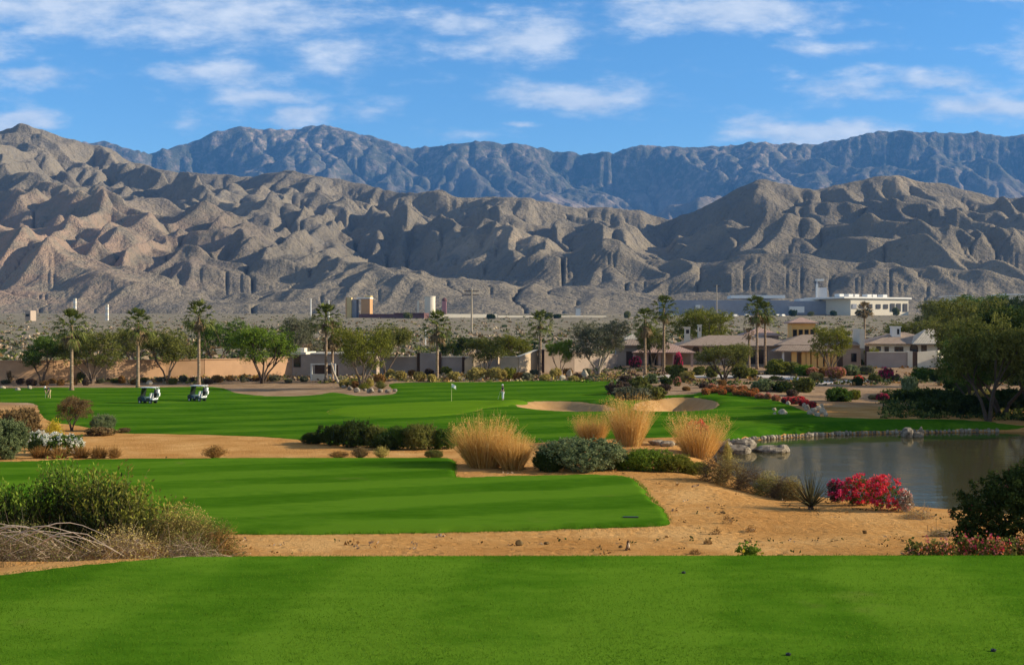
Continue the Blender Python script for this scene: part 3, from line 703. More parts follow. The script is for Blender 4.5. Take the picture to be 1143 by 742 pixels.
# ---- trees, unit height
def proto_tree(v, lean=0.0):
    rg = np.random.RandomState(300+v*13); r = random.Random(v*5+1)
    tr = MB(); lobes = []
    nst = 3+v % 3
    for i in range(nst):
        a = 2*math.pi*i/nst+r.uniform(-0.4, 0.4); sp = r.uniform(0.14, 0.26)
        b = Vector((0.015*math.cos(a), 0.015*math.sin(a), -0.01))
        m1 = Vector((sp*0.35*math.cos(a), sp*0.35*math.sin(a), 0.16)); m2 = Vector((sp*math.cos(a), sp*math.sin(a), r.uniform(0.32, 0.40)))
        tr.tube([b, m1*0.5+b*0.5+Vector((0, 0, 0.0)), m1, m2], [0.022, 0.018, 0.015, 0.009], 7)
        for j in range(4):
            a2 = a+r.uniform(-1.1, 1.1); q = sp+r.uniform(0.05, 0.17)
            e = Vector((q*math.cos(a2), q*math.sin(a2), r.uniform(0.42, 0.86)))
            mid = (m2+e)/2+Vector((r.uniform(-.02, .02), r.uniform(-.02, .02), -0.015))
            tr.tube([m1.lerp(m2, r.uniform(0.5, 1.0)), mid, e], [0.008, 0.006, 0.003], 5)
            s = r.uniform(0.14, 0.22); lobes.append((e.x, e.y, min(e.z, 0.84), s, s, s*0.72))
            for t_ in range(3):
                f_ = e+Vector((r.uniform(-.11, .11), r.uniform(-.11, .11), r.uniform(-.03, .10)))
                tr.tube([mid.lerp(e, 0.6), f_], [0.003, 0.0012], 4, False)
    lobes.append((0, 0, 0.72, 0.24, 0.24, 0.19))
    C, K = cloud(rg, lobes, 620, 26, 0.040, 0.25)
    return tr, npmesh('crown', *leaf_quads(C, 0.0135, rg, 0.42))
def tree(px, row, w, h, v, col, where, Y=None, bark=None, name='desert_tree', kind='desert tree', group=None, size=''):
    p = hit(px, row) if Y is None else at(px, Y)
    k = p.y/F
    def mk():
        tr, cr = proto_tree(v); me = bpy.data.meshes.new('trunk'); me.from_pydata(tr.v, [], tr.f); me.validate(); return me, cr
    tme, cme = lib(('tree', v), mk)
    e = empty(name, p, 0); rz = rnd.uniform(0, 6.28); S = (w*k/0.96, w*k/1.0, h*k/1.0)
    inst('trunk', tme, bark or m_bark, (0, 0, 0), S, rz, e); inst('crown', cme, LM[col], (0, 0, 0), S, rz, e)
    return note(px, e, f"{size}{CW[col]} {kind} {where}", 'tree', group)
# ---- fan palms
def frond(rg, V, Q, base, az, el, L, fan_l, nseg=15, droop=0.25):
    """one fan leaf: petiole and radiating segments"""
    d = np.array([math.cos(az)*math.cos(el), math.sin(az)*math.cos(el), math.sin(el)])
    side = np.array([-math.sin(az), math.cos(az), 0.0]); up = np.cross(d, side); up = up if up[2] > 0 else -up
    e = base+d*L-np.array([0, 0, droop*L*0.3])
    def quad(a, b, w, tipw=0.2, sd=side):
        k = len(V); V.extend([a-sd*w, a+sd*w, b+sd*w*tipw, b-sd*w*tipw]); Q.append((k, k+1, k+2, k+3))
    quad(base, e, 0.03, 0.8)
    for i in range(nseg):
        t = -1.05+2.1*i/(nseg-1)+rg.uniform(-0.05, 0.05)
        dd = d*math.cos(t)+side*math.sin(t)+up*rg.uniform(-0.05, 0.25)
        dd /= np.linalg.norm(dd); ll = fan_l*(1-0.25*abs(t)/1.25)*rg.uniform(0.85, 1.1)
        mid = e+dd*ll*0.55; tip = e+dd*ll-np.array([0, 0, droop*ll*rg.uniform(0.4, 1.1)])
        sd = np.cross(dd, up); sd /= np.linalg.norm(sd)+1e-9
        quad(e, mid, 0.035, 1.2, sd); quad(mid, tip, 0.042, 0.12, sd)
def proto_palmcrown(v):
    rg = np.random.RandomState(50+v); V, Q = [], []
    n = 40
    for i in range(n):
        f = (i+0.5)/n; az = i*2.39996+rg.uniform(-.2, .2); el = 1.35-f*1.95+rg.uniform(-.12, .12)
        frond(rg, V, Q, np.array([0.06*math.cos(az), 0.06*math.sin(az), 0.1-0.25*f]), az, el, rg.uniform(0.85, 1.25), rg.uniform(0.65, 0.95), 13, droop=0.25+0.7*f)
    return npmesh('crown', np.array(V), np.array(Q))
def proto_skirt(v, n=22):
    rg = np.random.RandomState(80+v); V, Q = [], []
    for i in range(n):
        az = i*2.39996+rg.uniform(-.3, .3)
        frond(rg, V, Q, np.array([0.1*math.cos(az), 0.1*math.sin(az), -0.15-0.6*rg.rand()]), az, rg.uniform(-1.35, -0.85), rg.uniform(0.4, 0.8), rg.uniform(0.5, 0.8), 9, 0.5)
    return npmesh('dead_skirt', np.array(V), np.array(Q))
def palm(px, row, top, w, where, v=0, Y=None, skirt=1.0, lean=0.0, col='palm', look='tall', crown_r=None):
    p = hit(px, row) if Y is None else at(px, Y)
    k = p.y/F; H = (HY-top)*k+EYE-p.z; s = w*k/3.25
    e = empty('fan_palm', p, 0)
    hc = H-1.45*s
    M_ = MB(); pts = []; rad = []
    for i in range(15):
        t = i/14; pts.append((lean*t*t, 0, -0.15+(hc+0.15)*t)); rad.append((0.24-0.08*t+(0.14*(1-t/0.08) if t < 0.08 else 0)+(0.05 if i % 2 else 0)*0.3)*0.95)
    M_.tube(pts, rad, 12); M_.build('trunk', m_palmbark, e, smooth=True)
    top_ = (lean, 0, hc)
    inst('crown', lib(('pc', v), lambda: proto_palmcrown(v)), LM[col], top_, (s, s, s), rnd.uniform(0, 6), e)
    if skirt: inst('dead_skirt', lib(('ps', v), lambda: proto_skirt(v)), LM['skirt'], top_, (s*skirt,)*3, rnd.uniform(0, 6), e)
    return note(px, e, f"{look} fan palm {where}", 'palm tree', 'fan palms')
# ---- plume grass
def plume_grass(px, row, w, h, where, n=1500, Y=None, wd=0.02):
    p = hit(px, row) if Y is None else at(px, Y)
    k = p.y/F; H = h*k; Rr = w*k/2; rg = np.random.RandomState(int(px))
    a = rg.uniform(0, 2*math.pi, n); tm = math.atan2(Rr, H*0.9)*1.15; tilt = tm*np.sqrt(rg.uniform(0, 1, n))
    D = np.stack([np.sin(tilt)*np.cos(a), np.sin(tilt)*np.sin(a), np.cos(tilt)], 1)
    P0 = np.stack([np.cos(a), np.sin(a), 0*a], 1)*(Rr*0.55*rg.uniform(0, 1, n)**.5)[:, None]
    L = H*rg.uniform(0.45, 1.02, n)*(1-0.12*tilt)
    s1 = strips(P0, D, L, wd, rg, 0.9, 4, 0.16)
    e = empty('plume_grass', p, 0)
    me = npmesh('blades', *s1, mats=[LM['straw']]); meshobj('blades', me, e)
    m_ = n//3; idx = rg.choice(n, m_); tip = P0[idx]+D[idx]*L[idx][:, None]*0.93; tip = np.repeat(tip, 5, 0)+rg.normal(size=(m_*5, 3))*[0.03, 0.03, 0.10]*H/2.5
    meshobj('plumes', npmesh('plumes', *leaf_quads(tip, 0.03*H/2.0, rg, 0.35), mats=[LM['straw']]), e)
    n2 = n//2; a = rg.uniform(0, 2*math.pi, n2); tilt = rg.uniform(0.1, 1.2, n2)
    D = np.stack([np.sin(tilt)*np.cos(a), np.sin(tilt)*np.sin(a), np.cos(tilt)], 1)
    meshobj('leaf_base', npmesh('leaf_base', *strips(np.zeros((n2, 3)), D, H*0.45*rg.uniform(0.6, 1.3, n2), wd*1.3, rg, 0.7, 3, 0.1), mats=[LM['rust']]), e)
    return note(px, e, f"golden plume grass {where}", 'ornamental grass', 'golden plume grasses')
# ---- rocks
m, nt = mat('boulder_stone'); P = nt.pos(); n_ = nt.noise(2.5, 7, 0.7, P)
m_rock = finish(m, nt, nt.ramp(n_, [(0.36, (0.10, 0.082, 0.06)), (0.5, (0.26, 0.215, 0.16)), (0.64, (0.42, 0.36, 0.27))]), 0.95, 0.0, n_, 1.0, 0.16)
m_prock = plain('pale_stone', (0.40, 0.335, 0.235), 0.9, 0.4, 5.0, bstr=0.4)
def proto_rock(v):
    rg = np.random.RandomState(v+5); bm_ = MB().ball((0, 0, 0), 1.0, 18, 12); V = np.array([tuple(q) for q in bm_.v])
    pl = unit(11, rg); dd = rg.uniform(0.62, 0.9, 11)
    for a, b in zip(pl, dd):
        t = V@a; V = V-np.maximum(t-b, 0)[:, None]*a
    V = V*(1+0.10*fbm(V[:, 0]*2+V[:, 2]*1.7+v*9, V[:, 1]*2-V[:, 2], 4, v)[:, None])
    me = bpy.data.meshes.new('boulder'); me.from_pydata(V.tolist(), [], bm_.f); me.validate(); return me
def rock(px, row, w, h, where, name='boulder', m=None, Y=None, z=None, depth=0.8, group=None, look='grey', v=None, cat='rock', sink=0.25, loc=None):
    p = loc if loc is not None else (hit(px, row) if Y is None else at(px, Y))
    if z is not None: p = Vector((p.x, p.y, z))
    k = p.y/F; sx, sz = w*k/2, h*k/1.5; v = rnd.randrange(6) if v is None else v
    o = inst(name, lib(('rock', v), lambda: proto_rock(v)), m or m_rock, p+Vector((0, 0, sz*0.7)), (sx*1.12, sx*depth, sz), rnd.uniform(-0.4, 0.4))
    return note(px, o, f"{look} {name} {where}", cat, group)
# ---------------------------------------------------------------- buildings and walls
Xp = lambda px, Y: (px-CX)/F*Y
Zr = lambda row, Y: EYE-(row-HY)/F*Y
m_stucco = plain('stucco', (0.40, 0.31, 0.235), 0.9, 0.10, 0.8, bstr=0.15)
m_stucco_pink = plain('pink_stucco', (0.46, 0.33, 0.26), 0.9, 0.10, 0.8)
m_sunochre = plain('sun_ochre_stucco', (0.76, 0.45, 0.15), 0.9, 0.10, 0.8)  # orange sunlight on the porch columns is put into this colour
m_wallor = plain('earth_stucco', (0.52, 0.315, 0.175), 0.9, 0.14, 0.5, bstr=0.2)
m_sandst = plain('sand_stucco', (0.58, 0.44, 0.29), 0.9, 0.14, 0.6)
m_mauve = plain('grey_stucco', (0.36, 0.30, 0.26), 0.9, 0.10, 0.6)
m_white = plain('white_paint', (0.74, 0.71, 0.64), 0.6, 0.05, 2.0)
m_cream = plain('cream_paint', (0.66, 0.59, 0.46), 0.8, 0.07, 1.0)
m_dark = plain('dark_metal', (0.02, 0.02, 0.022), 0.5, 0.2, 2.0)
m_wood = plain('dark_timber', (0.075, 0.045, 0.03), 0.8, 0.3, 4.0)
m_glass = plain('window_glass', (0.018, 0.02, 0.024), 0.08, 0.2, 1.0, spec=0.6)
m_greyb = plain('grey_cladding', (0.26, 0.27, 0.30), 0.7, 0.08, 0.2)
m_steel = plain('pale_metal', (0.5, 0.5, 0.5), 0.5, 0.1, 1.0)
m_yell = plain('yellow_cladding', (0.56, 0.42, 0.18), 0.8, 0.08, 0.3)
m_orng = plain('orange_cladding', (0.50, 0.28, 0.12), 0.8, 0.08, 0.3)
m_maroon = plain('maroon_paint', (0.13, 0.06, 0.055), 0.8, 0.15, 0.3)
def tilemat(name, cols):
    m, nt = mat(name); P = nt.pos()
    w1 = nt.new('ShaderNodeTexWave', wave_type='BANDS', bands_direction='X', i_Scale=1.1, i_Distortion=0.3, i_Vector=P)
    w2 = nt.new('ShaderNodeTexWave', wave_type='BANDS', bands_direction='Y', i_Scale=0.9, i_Distortion=0.4, i_Vector=P)
    n_ = nt.noise(1.6, 5, 0.7, P)
    f = nt.math('ADD', nt.math('MULTIPLY', w2, 0.25), nt.math('MULTIPLY', n_, 0.75))
    return finish(m, nt, nt.ramp(f, cols), 0.85, 0.15, nt.math('ADD', nt.math('MULTIPLY', w1, 0.7), nt.math('MULTIPLY', w2, 0.4)), 0.6, 0.06)
m_tile = tilemat('roof_tiles', [(0.3, (0.22, 0.155, 0.11)), (0.5, (0.32, 0.235, 0.17)), (0.7, (0.40, 0.31, 0.23))])
m_tilep = tilemat('pink_roof_tiles', [(0.3, (0.34, 0.21, 0.155)), (0.5, (0.44, 0.285, 0.215)), (0.7, (0.52, 0.36, 0.28))])
m_tilel = tilemat('pale_roof_tiles', [(0.3, (0.38, 0.32, 0.24)), (0.5, (0.50, 0.43, 0.32)), (0.7, (0.60, 0.53, 0.42))])
def hip(mb, x0, x1, y0, y1, z, h, th=0.18, inset=None):
    """hipped roof with an eave slab"""
    mb.box(x0, x1, y0, y1, z-th, z)
    w_, d_ = x1-x0, y1-y0; i = min(w_, d_)/2 if inset is None else inset
    if w_ >= d_: r0, r1 = (x0+i, (y0+y1)/2), (x1-i, (y0+y1)/2)
    else: r0, r1 = ((x0+x1)/2, y0+i), ((x0+x1)/2, y1-i)
    vs = [(x0, y0, z+.004), (x1, y0, z+.004), (x1, y1, z+.004), (x0, y1, z+.004), (r0[0], r0[1], z+h), (r1[0], r1[1], z+h)]
    if w_ >= d_: mb.add(vs, [(0, 1, 5, 4), (1, 2, 5), (2, 3, 4, 5), (3, 0, 4)])
    else: mb.add(vs, [(0, 1, 4), (1, 2, 5, 4), (2, 3, 5), (3, 0, 4, 5)])
    return mb
def arch(cx, z0, w_, h, n=8):
    r = w_/2; return [(cx-r, z0), (cx+r, z0)]+[(cx+r*math.cos(math.pi*i/n), z0+h-r+r*math.sin(math.pi*i/n)) for i in range(n+1)]
def window(e, cx, z0, w_, h, y, arched=False, pane=None, frame=None):
    P1 = arch(cx, z0-0.1, w_+0.24, h+0.24) if arched else [(cx-w_/2-.12, z0-.1), (cx+w_/2+.12, z0-.1), (cx+w_/2+.12, z0+h+.12), (cx-w_/2-.12, z0+h+.12)]
    P2 = arch(cx, z0, w_, h) if arched else [(cx-w_/2, z0), (cx+w_/2, z0), (cx+w_/2, z0+h), (cx-w_/2, z0+h)]
    fr = MB().prism(P1, y-0.06, y+0.05).build('window', frame or m_wood, e)
    MB().prism(P2, y-0.085, y-0.063).build('pane', pane or m_glass, fr); return fr
def houseroot(px, Y, name, label, cat, z=None, rz=0.0, group=None):
    x = Xp(px, Y); z0 = ground_at(x, Y) if z is None else z
    e = empty(name, (x, Y, z0), R(rz), label, cat, group); return e, x, z0
def LX(px, Y, x): return Xp(px, Y)-x

# --- left main house
e, x0, z0 = houseroot(822, 205, 'stucco_house', 'long tan stucco house with small arched windows behind the round tree', 'house', rz=-3)
a, b = LX(757, 205, x0), LX(893, 205, x0); ze = Zr(385.5, 205)-z0
MB().box(a+0.7, b-0.5, 0, 13, -1, ze-0.18).build('wall', m_stucco, e)
hip(MB(), a, b, -0.9, 14, ze, 1.75, inset=6.2).build('roof', m_tile, e)
for px, w_, h, r in ((777, 1.0, 1.6, 397.5), (788, 0.9, 1.3, 394.5), (798, 0.9, 1.3, 394.5), (809, 0.6, 0.7, 391)):
    window(e, LX(px, 205, x0), Zr(r, 205)-z0, w_, h, 0, True)
for px, w_, h in ((829, 2.2, 2.3), (840, 1.6, 2.3), (850, 1.6, 2.3)): window(e, LX(px, 205, x0), 0.3, w_, h, 0)
for px, t, w_, dy in ((766, 366, 0.95, 4.5), (778.5, 363.5, 0.6, 8)):
    c_ = LX(px, 205+dy, x0); zt = Zr(t, 205+dy)-z0
    ch = MB().box(c_-w_/2, c_+w_/2, dy-0.5, dy+0.5, ze-0.3, zt).box(c_-w_/2-.1, c_+w_/2+.1, dy-.6, dy+.6, zt+.003, zt+.2).build('chimney', m_cream, e)
    MB().box(c_-w_/2+.2, c_+w_/2-.2, dy-0.53, dy-0.502, zt-1.0, zt-0.3).build('vent', m_dark, ch)
# --- porch pavilion
e, x0, z0 = houseroot(742, 200, 'porch_pavilion', 'low open porch pavilion with tiled roof left of the long tan house', 'pavilion', rz=-3)
a, b = LX(706, 200, x0), LX(776, 200, x0); ze = Zr(393, 200)-z0
hip(MB(), a, b, -1, 8.5, ze, 1.8).build('roof', m_tilep, e)
MB().box(a+1, b-3.0, 3.5, 8, -0.5, ze-0.18).build('wall', m_stucco, e)
for px in (708, 722, 736, 752, 772): c_ = LX(px, 200, x0); MB().box(c_-0.22, c_+0.22, -0.6, -0.16, -0.5, ze-0.181).build('column', m_stucco_pink, e)
window(e, LX(728, 200, x0), 0.2, 1.8, 2.0, 3.5)
# --- casita
e, x0, z0 = houseroot(702, 203, 'casita', 'small shaded casita with pale roof cap between grey tree and first tall palm', 'house', rz=-3)
a, b = LX(688, 203, x0), LX(722, 203, x0)
MB().box(a, b, 0, 7, -1, Zr(386, 203)-z0).build('wall', m_stucco, e)
hip(MB(), a-.5, b+.5, -.7, 7.7, Zr(385, 203)-z0, 1.1).build('roof', m_tile, e)
hip(MB(), LX(696, 203, x0), LX(719, 203, x0), 2, 6, Zr(378.5, 203)-z0, 0.9).box(LX(698, 203, x0), LX(717, 203, x0), 2.4, 5.6, Zr(385, 203)-z0+.3, Zr(378.5, 203)-z0-.19).build('roof_lantern', m_tilel, e)
MB().box(LX(699, 203, x0), LX(708, 203, x0), -.08, .02, -.5, 2.4).build('door', m_wood, e)
# --- middle house
e, x0, z0 = houseroot(915, 202, 'columned_house', 'tan house with sun-tinted porch columns and square roof tower behind the yellow-green tree', 'house', rz=-3)
Yh = 202
a, b = LX(868, Yh, x0), LX(966, Yh, x0); ze = Zr(384.5, Yh)-z0
MB().box(a+5, b-0.8, 3.4, 12, -1, ze-0.18).box(LX(941, Yh, x0), b-0.8, 0.3, 3.396, -1, ze-0.18).build('wall', m_stucco, e)
hip(MB(), a, b, -0.4, 13, ze, 1.7, inset=5.5).build('roof', m_tile, e)
hip(MB(), LX(866, 198, x0), LX(934, 198, x0), -4.2, -0.41, Zr(391.5, 198)-z0, 0.95, inset=1.8).build('porch_roof', m_tile, e)
for px in (876, 888, 899, 903, 910, 917, 925, 932):
    c_ = LX(px, 198.5, x0); wd = 0.14 if px == 876 else 0.42
    MB().box(c_-wd, c_+wd, -3.6, -2.9, -0.6, Zr(391.5, 198)-z0-0.185).build('column', m_white if px == 876 else m_sunochre, e)
MB().box(LX(893, 200, x0), LX(905, 200, x0), 3.30, 3.395, -0.2, 2.6).build('door', m_orng, e)
window(e, LX(921, 200, x0), 0.4, 3.0, 1.9, 3.4)
window(e, LX(953, Yh, x0), 0.9, 0.7, 1.3, 0.3)
c_ = LX(962, Yh, x0)     # parapet fin
MB().box(c_-0.55, c_+0.25, -0.5, 5.0, ze-0.6, Zr(367, Yh)-z0).build('parapet', m_cream, e)
ta, tb = LX(880, 211, x0), LX(906, 211, x0); t0_, t1_ = Zr(374, 211)-z0-1.2, Zr(361, 211)-z0
tw = MB().box(ta, tb, 8.0, 12.2, t0_, t1_).build('tower', m_sunochre, e)
hip(MB(), ta-.7, tb+.5, 7.3, 12.9, t1_+.18, 1.0).build('tower_roof', m_tilep, e)
for i in range(4): cx_ = ta+0.55+i*(tb-ta-1.1)/3; window(e, cx_, t0_+1.0, 0.5, 1.1, 8.0)
# --- pink wing
e, x0, z0 = houseroot(850, 212, 'pink_tiled_wing', 'pink-tiled low wing behind the pair of palms, between the two houses', 'house', rz=-3)
for (pa, pb, yy0, yy1, r0, rh, mm) in ((828, 872, 2, 10, 374, 1.5, m_tilep), (855, 888, -6, 1.5, 389.5, 1.6, m_tilep)):
    Yq = 212+yy0; a, b = LX(pa, Yq, x0), LX(pb, Yq, x0); zz_ = Zr(r0, Yq)-z0
    hip(MB(), a, b, yy0, yy1, zz_, rh).build('roof', mm, e)
    MB().box(a+.5, b-.5, yy0+.6, yy1-.6, -1, zz_-.185).build('wall', m_stucco_pink, e)
window(e, LX(862, 206, x0), 1.0, 0.9, 1.5, -5.4)
window(e, LX(870, 206, x0), 1.0, 0.9, 1.5, -5.4)
# --- right house
e, x0, z0 = houseroot(1012, 205, 'walled_house', 'cream house with pale hipped roof and white chimney behind the grey garden wall', 'house', rz=-3)
Yh = 205; a, b = LX(968, Yh, x0), LX(1062, Yh, x0); ze = Zr(383.5, Yh)-z0
MB().box(a+.4, b-.8, 0, 12, -1, ze-.18).build('wall', m_cream, e)
hip(MB(), a, b, -.8, 13, ze, 2.0, inset=6.5).build('roof', m_tile, e)
ca, cb_ = LX(1016, Yh, x0), LX(1066, Yh, x0)
hip(MB(), ca, cb_, -1.6, 6.0, ze+0.05, 2.75, inset=3.6).build('pale_roof', m_tilel, e)
c_ = LX(998, 209, x0); ch = MB().box(c_-.75, c_+.75, 3.2, 4.6, ze-.2, Zr(365.5, 209)-z0).box(c_-.85, c_+.85, 3.1, 4.7, Zr(365.5, 209)-z0+.003, Zr(364, 209)-z0).build('chimney', m_white, e)
MB().box(c_+.1, c_+.5, 3.14, 3.196, Zr(373, 209)-z0, Zr(367, 209)-z0).build('vent', m_dark, ch)
for px, w_, h, r in ((981, .55, .55, 391), (990, .5, .6, 391.5), (1001, .5, .6, 391.5), (1006, .5, .6, 391.5), (1020, 1.2, 1.1, 392), (1031, .7, .9, 391.5), (1049, .8, 1.1, 393)): window(e, LX(px, Yh, x0), Zr(r, Yh)-z0, w_, h, 0, px == 1020)
# ---- walls
def gwall(name, pts, top, thick, m, label, cap=None, pil=None, cat='wall', base=-1.5, drop=0.0):
    """free-standing wall through ground points; top = list of heights (absolute z)"""
    e = empty(name, (pts[0][0], pts[0][1], ground_at(*pts[0])), 0, label, cat); ox, oy, oz = e.location
    wm, cm = MB(), MB()
    for (xa, ya), (xb, yb), ta_, tb_ in zip(pts[:-1], pts[1:], top[:-1], top[1:]):
        d = Vector((xb-xa, yb-ya, 0)).normalized(); n = Vector((-d.y, d.x, 0))*thick/2
        def slab(mb, za0, za1, zb0, zb1, nn, ex=0.0):
            A = Vector((xa-ox, ya-oy, -oz))-d*ex; B = Vector((xb-ox, yb-oy, -oz))+d*ex
            mb.add([A-nn+Vector((0, 0, za0)), B-nn+Vector((0, 0, zb0)), B+nn+Vector((0, 0, zb0)), A+nn+Vector((0, 0, za0)), A-nn+Vector((0, 0, za1)), B-nn+Vector((0, 0, zb1)), B+nn+Vector((0, 0, zb1)), A+nn+Vector((0, 0, za1))],
                   [(3, 2, 1, 0), (4, 5, 6, 7), (0, 1, 5, 4), (1, 2, 6, 5), (2, 3, 7, 6), (3, 0, 4, 7)])
        slab(wm, oz+base, ta_, oz+base, tb_, n)
        if cap: slab(cm, ta_+.003, ta_+.12, tb_+.003, tb_+.12, n*1.5)
    wm.build('panel', m, e)
    if cap: cm.build('coping', cap, e)
    if pil:
        for px, Yq, w_, rt, mm in pil:
            x_ = Xp(px, Yq)-ox; zt = Zr(rt, Yq)-oz
            MB().box(x_-w_/2, x_+w_/2, Yq-oy-w_/2-.25, Yq-oy+w_/2, -1.0, zt).build('pilaster', mm, e)
    return e
def P2(px, Y): return (Xp(px, Y), Y)
# left perimeter wall: runs away to the right so that its face catches the sun
Lp = [P2(-60, 164), P2(60, 168), P2(110, 171), P2(185, 176), P2(228, 178), P2(300, 184), P2(330, 187)]
gwall('perimeter_wall', Lp, [Zr(403, 164), Zr(403, 168), Zr(402, 171), Zr(402, 176), Zr(401.5, 178), Zr(400, 184), Zr(398, 187)], 0.5, m_wallor, 'long earth-coloured stucco wall behind the palms on the left', cap=m_wallor)
gwall('perimeter_wall', [P2(424, 186), P2(467, 185), P2(489, 184.5), P2(517, 184), P2(522, 184), P2(556, 184)], [Zr(398.5, 186), Zr(398.5, 185), Zr(398.5, 184.5), Zr(398.5, 184), Zr(398.5, 184), Zr(399, 184)], 0.45, m_mauve,
      'grey stucco garden wall with dark posts behind the golden shrubs', cap=m_cream, pil=[(467.5, 184.8, .5, 393.5, m_wood), (491, 184.4, .5, 394, m_wood), (517.5, 183.9, .45, 398, m_wood)])
gwall('screen_wall', [P2(469, 184.2), P2(489.5, 183.8)], [Zr(393.8, 184.2), Zr(393.8, 183.8)], 0.4, m_mauve, 'raised grey wall panel beside the brown palm trunk', cap=None, cat='wall')
gwall('screen_wall', [P2(519, 183), P2(528, 182.6), P2(540, 183.4), P2(557, 186)], [Zr(402, 183), Zr(394.5, 182.6), Zr(393.5, 183.4), Zr(393.5, 186)], 0.4, m_sandst, 'sunlit cream wall behind the forked tree in the centre', cat='wall')
gwall('perimeter_wall', [P2(558, 183), P2(578, 184), P2(599, 187)], [Zr(398.5, 183), Zr(398.5, 184), Zr(391, 187)], 0.45, m_sandst, 'pale stucco wall with dark pillar behind the thin centre palm', cap=m_cream, pil=[(604, 186.5, 1.0, 390, m_wood)])
gwall('perimeter_wall', [P2(606, 187), P2(640, 189), P2(665, 192), P2(688, 196)], [Zr(390.5, 187), Zr(392.5, 189), Zr(396, 192), Zr(396, 196)], 0.45, m_stucco, 'brownish sloping garden wall behind the big grey-green tree', cap=m_stucco)
gwall('garden_wall', [P2(967, 197.5), P2(1013, 197)], [Zr(393.5, 197.5), Zr(393.5, 197)], 0.4, m_mauve, 'smooth grey garden wall in front of the cream house', cap=m_cream, pil=[(967.5, 197.8, .5, 386, m_wood), (1014.5, 197.2, .8, 392, m_cream)])
gwall('garden_wall', [P2(1023, 197), P2(1046, 197.5), P2(1048, 200)], [Zr(393, 197), Zr(391, 197.5), Zr(391, 200)], 0.4, m_cream, 'mottled cream wall beside the dark gate of the right house', cap=None, pil=[(1019.5, 197.4, .9, 392.5, m_wood)])
gwall('garden_wall', [P2(1049, 196), P2(1084, 202)], [Zr(394.5, 196), Zr(394, 202)], 0.4, m_cream, 'sunlit cream wall seen through the dark tree on the right', cap=None)
# --- gatehouse on the left with dark window and white frame
e, x0, z0 = houseroot(352, 186, 'gatehouse', 'flat-roofed tan building with dark window behind the white frame', 'building', rz=-3)
Yg = 186
a, m1_, b = LX(326, Yg, x0), LX(357, Yg, x0), LX(420, Yg, x0)
MB().box(a, b, 0, 7, -1, Zr(395.5, Yg)-z0).build('wall', m_stucco, e)
MB().box(a-.2, m1_-2.2, -.2, 7.2, Zr(395.5, Yg)-z0+.003, Zr(393, Yg)-z0).box(m1_-1.5, b+.2, -.2, 7.2, Zr(395.5, Yg)-z0+.003, Zr(393.8, Yg)-z0).build('roof_edge', m_cream, e)
MB().box(LX(329, Yg, x0), LX(338, Yg, x0), 1, 3, Zr(393, Yg)-z0+.003, Zr(388.5, Yg)-z0).build('roof_box', m_cream, e)
window(e, LX(331.5, Yg, x0), Zr(409, Yg)-z0, 0.9, 1.6, 0)
window(e, LX(400, Yg, x0), Zr(402, Yg)-z0, 1.6, .8, 0)
Yk = 172; e, x0, z0 = houseroot(360, Yk, 'white_shelter', 'white-framed open shelter with low front panel at the foot of the leaning palms', 'shelter', rz=-3)
a, b = LX(347.5, Yk, x0), LX(374, Yk, x0); zt = Zr(407, Yk)-z0
for xx in (a, b): MB().box(xx-.12, xx+.12, -.12, .12, -.5, zt).build('post', m_white, e)
MB().box(a-.12, b+.12, -.13, .13, zt+.003, zt+.16).build('beam', m_white, e)
MB().box(a+.13, a+3.0, -.1, .1, -.5, 0.95).build('front_panel', m_cream, e)
MB().box(a, b, 2.3, 2.5, -.5, zt-.1).build('back_panel', m_wood, e)

# --- distant buildings
def block(px0, px1, r0, r1, Y, dep, m, name='wall', e=None, x0=0, z0=0, dy=0):
    a, b = Xp(px0, Y)-x0, Xp(px1, Y)-x0
    return MB().box(a, b, dy, dy+dep, (Zr(r1, Y)-z0) if r1 is not None else -8, Zr(r0, Y)-z0).build(name, m, e)
def dist(px, Y, name, label, cat='building', rz=0): return houseroot(px, Y, name, label, cat, rz=rz)
Yd = 1250
e, x0, z0 = dist(978, Yd, 'warehouse', 'long white warehouse with dark loading doors below the right hills', rz=26)
block(941, 1026, 333.5, None, Yd, 60, m_cream, 'wall', e, x0, z0)
block(930, 1029, 331.6, 333.4, Yd, 64, m_white, 'roof_edge', e, x0, z0, -2)
for px in (935, 948, 957, 975, 983, 998): block(px, px+6, 328.5, 331.5, Yd+15, 8, m_white, 'roof_unit', e, x0, z0, 15)
for i, px in enumerate((943, 954, 966, 978, 989, 999, 1008, 1018)): block(px, px+6.0, 339.5 if i < 5 else 338.5, 344.5 if i < 5 else 347.5, Yd, .5, m_greyb if i < 1 else m_dark, 'door', e, x0, z0, -.7)
e, x0, z0 = dist(900, 1270, 'factory', 'grey factory with white roofs and tall vent tower left of the warehouse', rz=-3)
block(862, 941, 336, None, 1270, 50, m_greyb, 'wall', e, x0, z0)
block(895, 915, 333, 335.9, 1270, 40, m_white, 'roof', e, x0, z0, 3)
block(912, 922, 321, 336, 1290, 14, m_steel, 'tower', e, x0, z0, 20)
block(909.5, 911.5, 317, 336, 1290, 3, m_white, 'chimney', e, x0, z0, 18)
block(909.5, 918, 311.5, 313.5, 1290, 5, m_white, 'vent_head', e, x0, z0, 18)
block(910.3, 911.0, 313.5, 318, 1290, 2, m_steel, 'pipe', e, x0, z0, 19)
e, x0, z0 = dist(845, 1240, 'low_depot', 'low grey depot with long white roof behind the pair of palms', rz=-3)
block(798, 880, 335, None, 1240, 60, m_greyb, 'wall', e, x0, z0); block(815, 875, 329.5, 333, 1260, 30, m_white, 'roof', e, x0, z0, 20)
block(880, 896, 342.2, 349, 1240, 20, m_white, 'annex', e, x0, z0, -6)
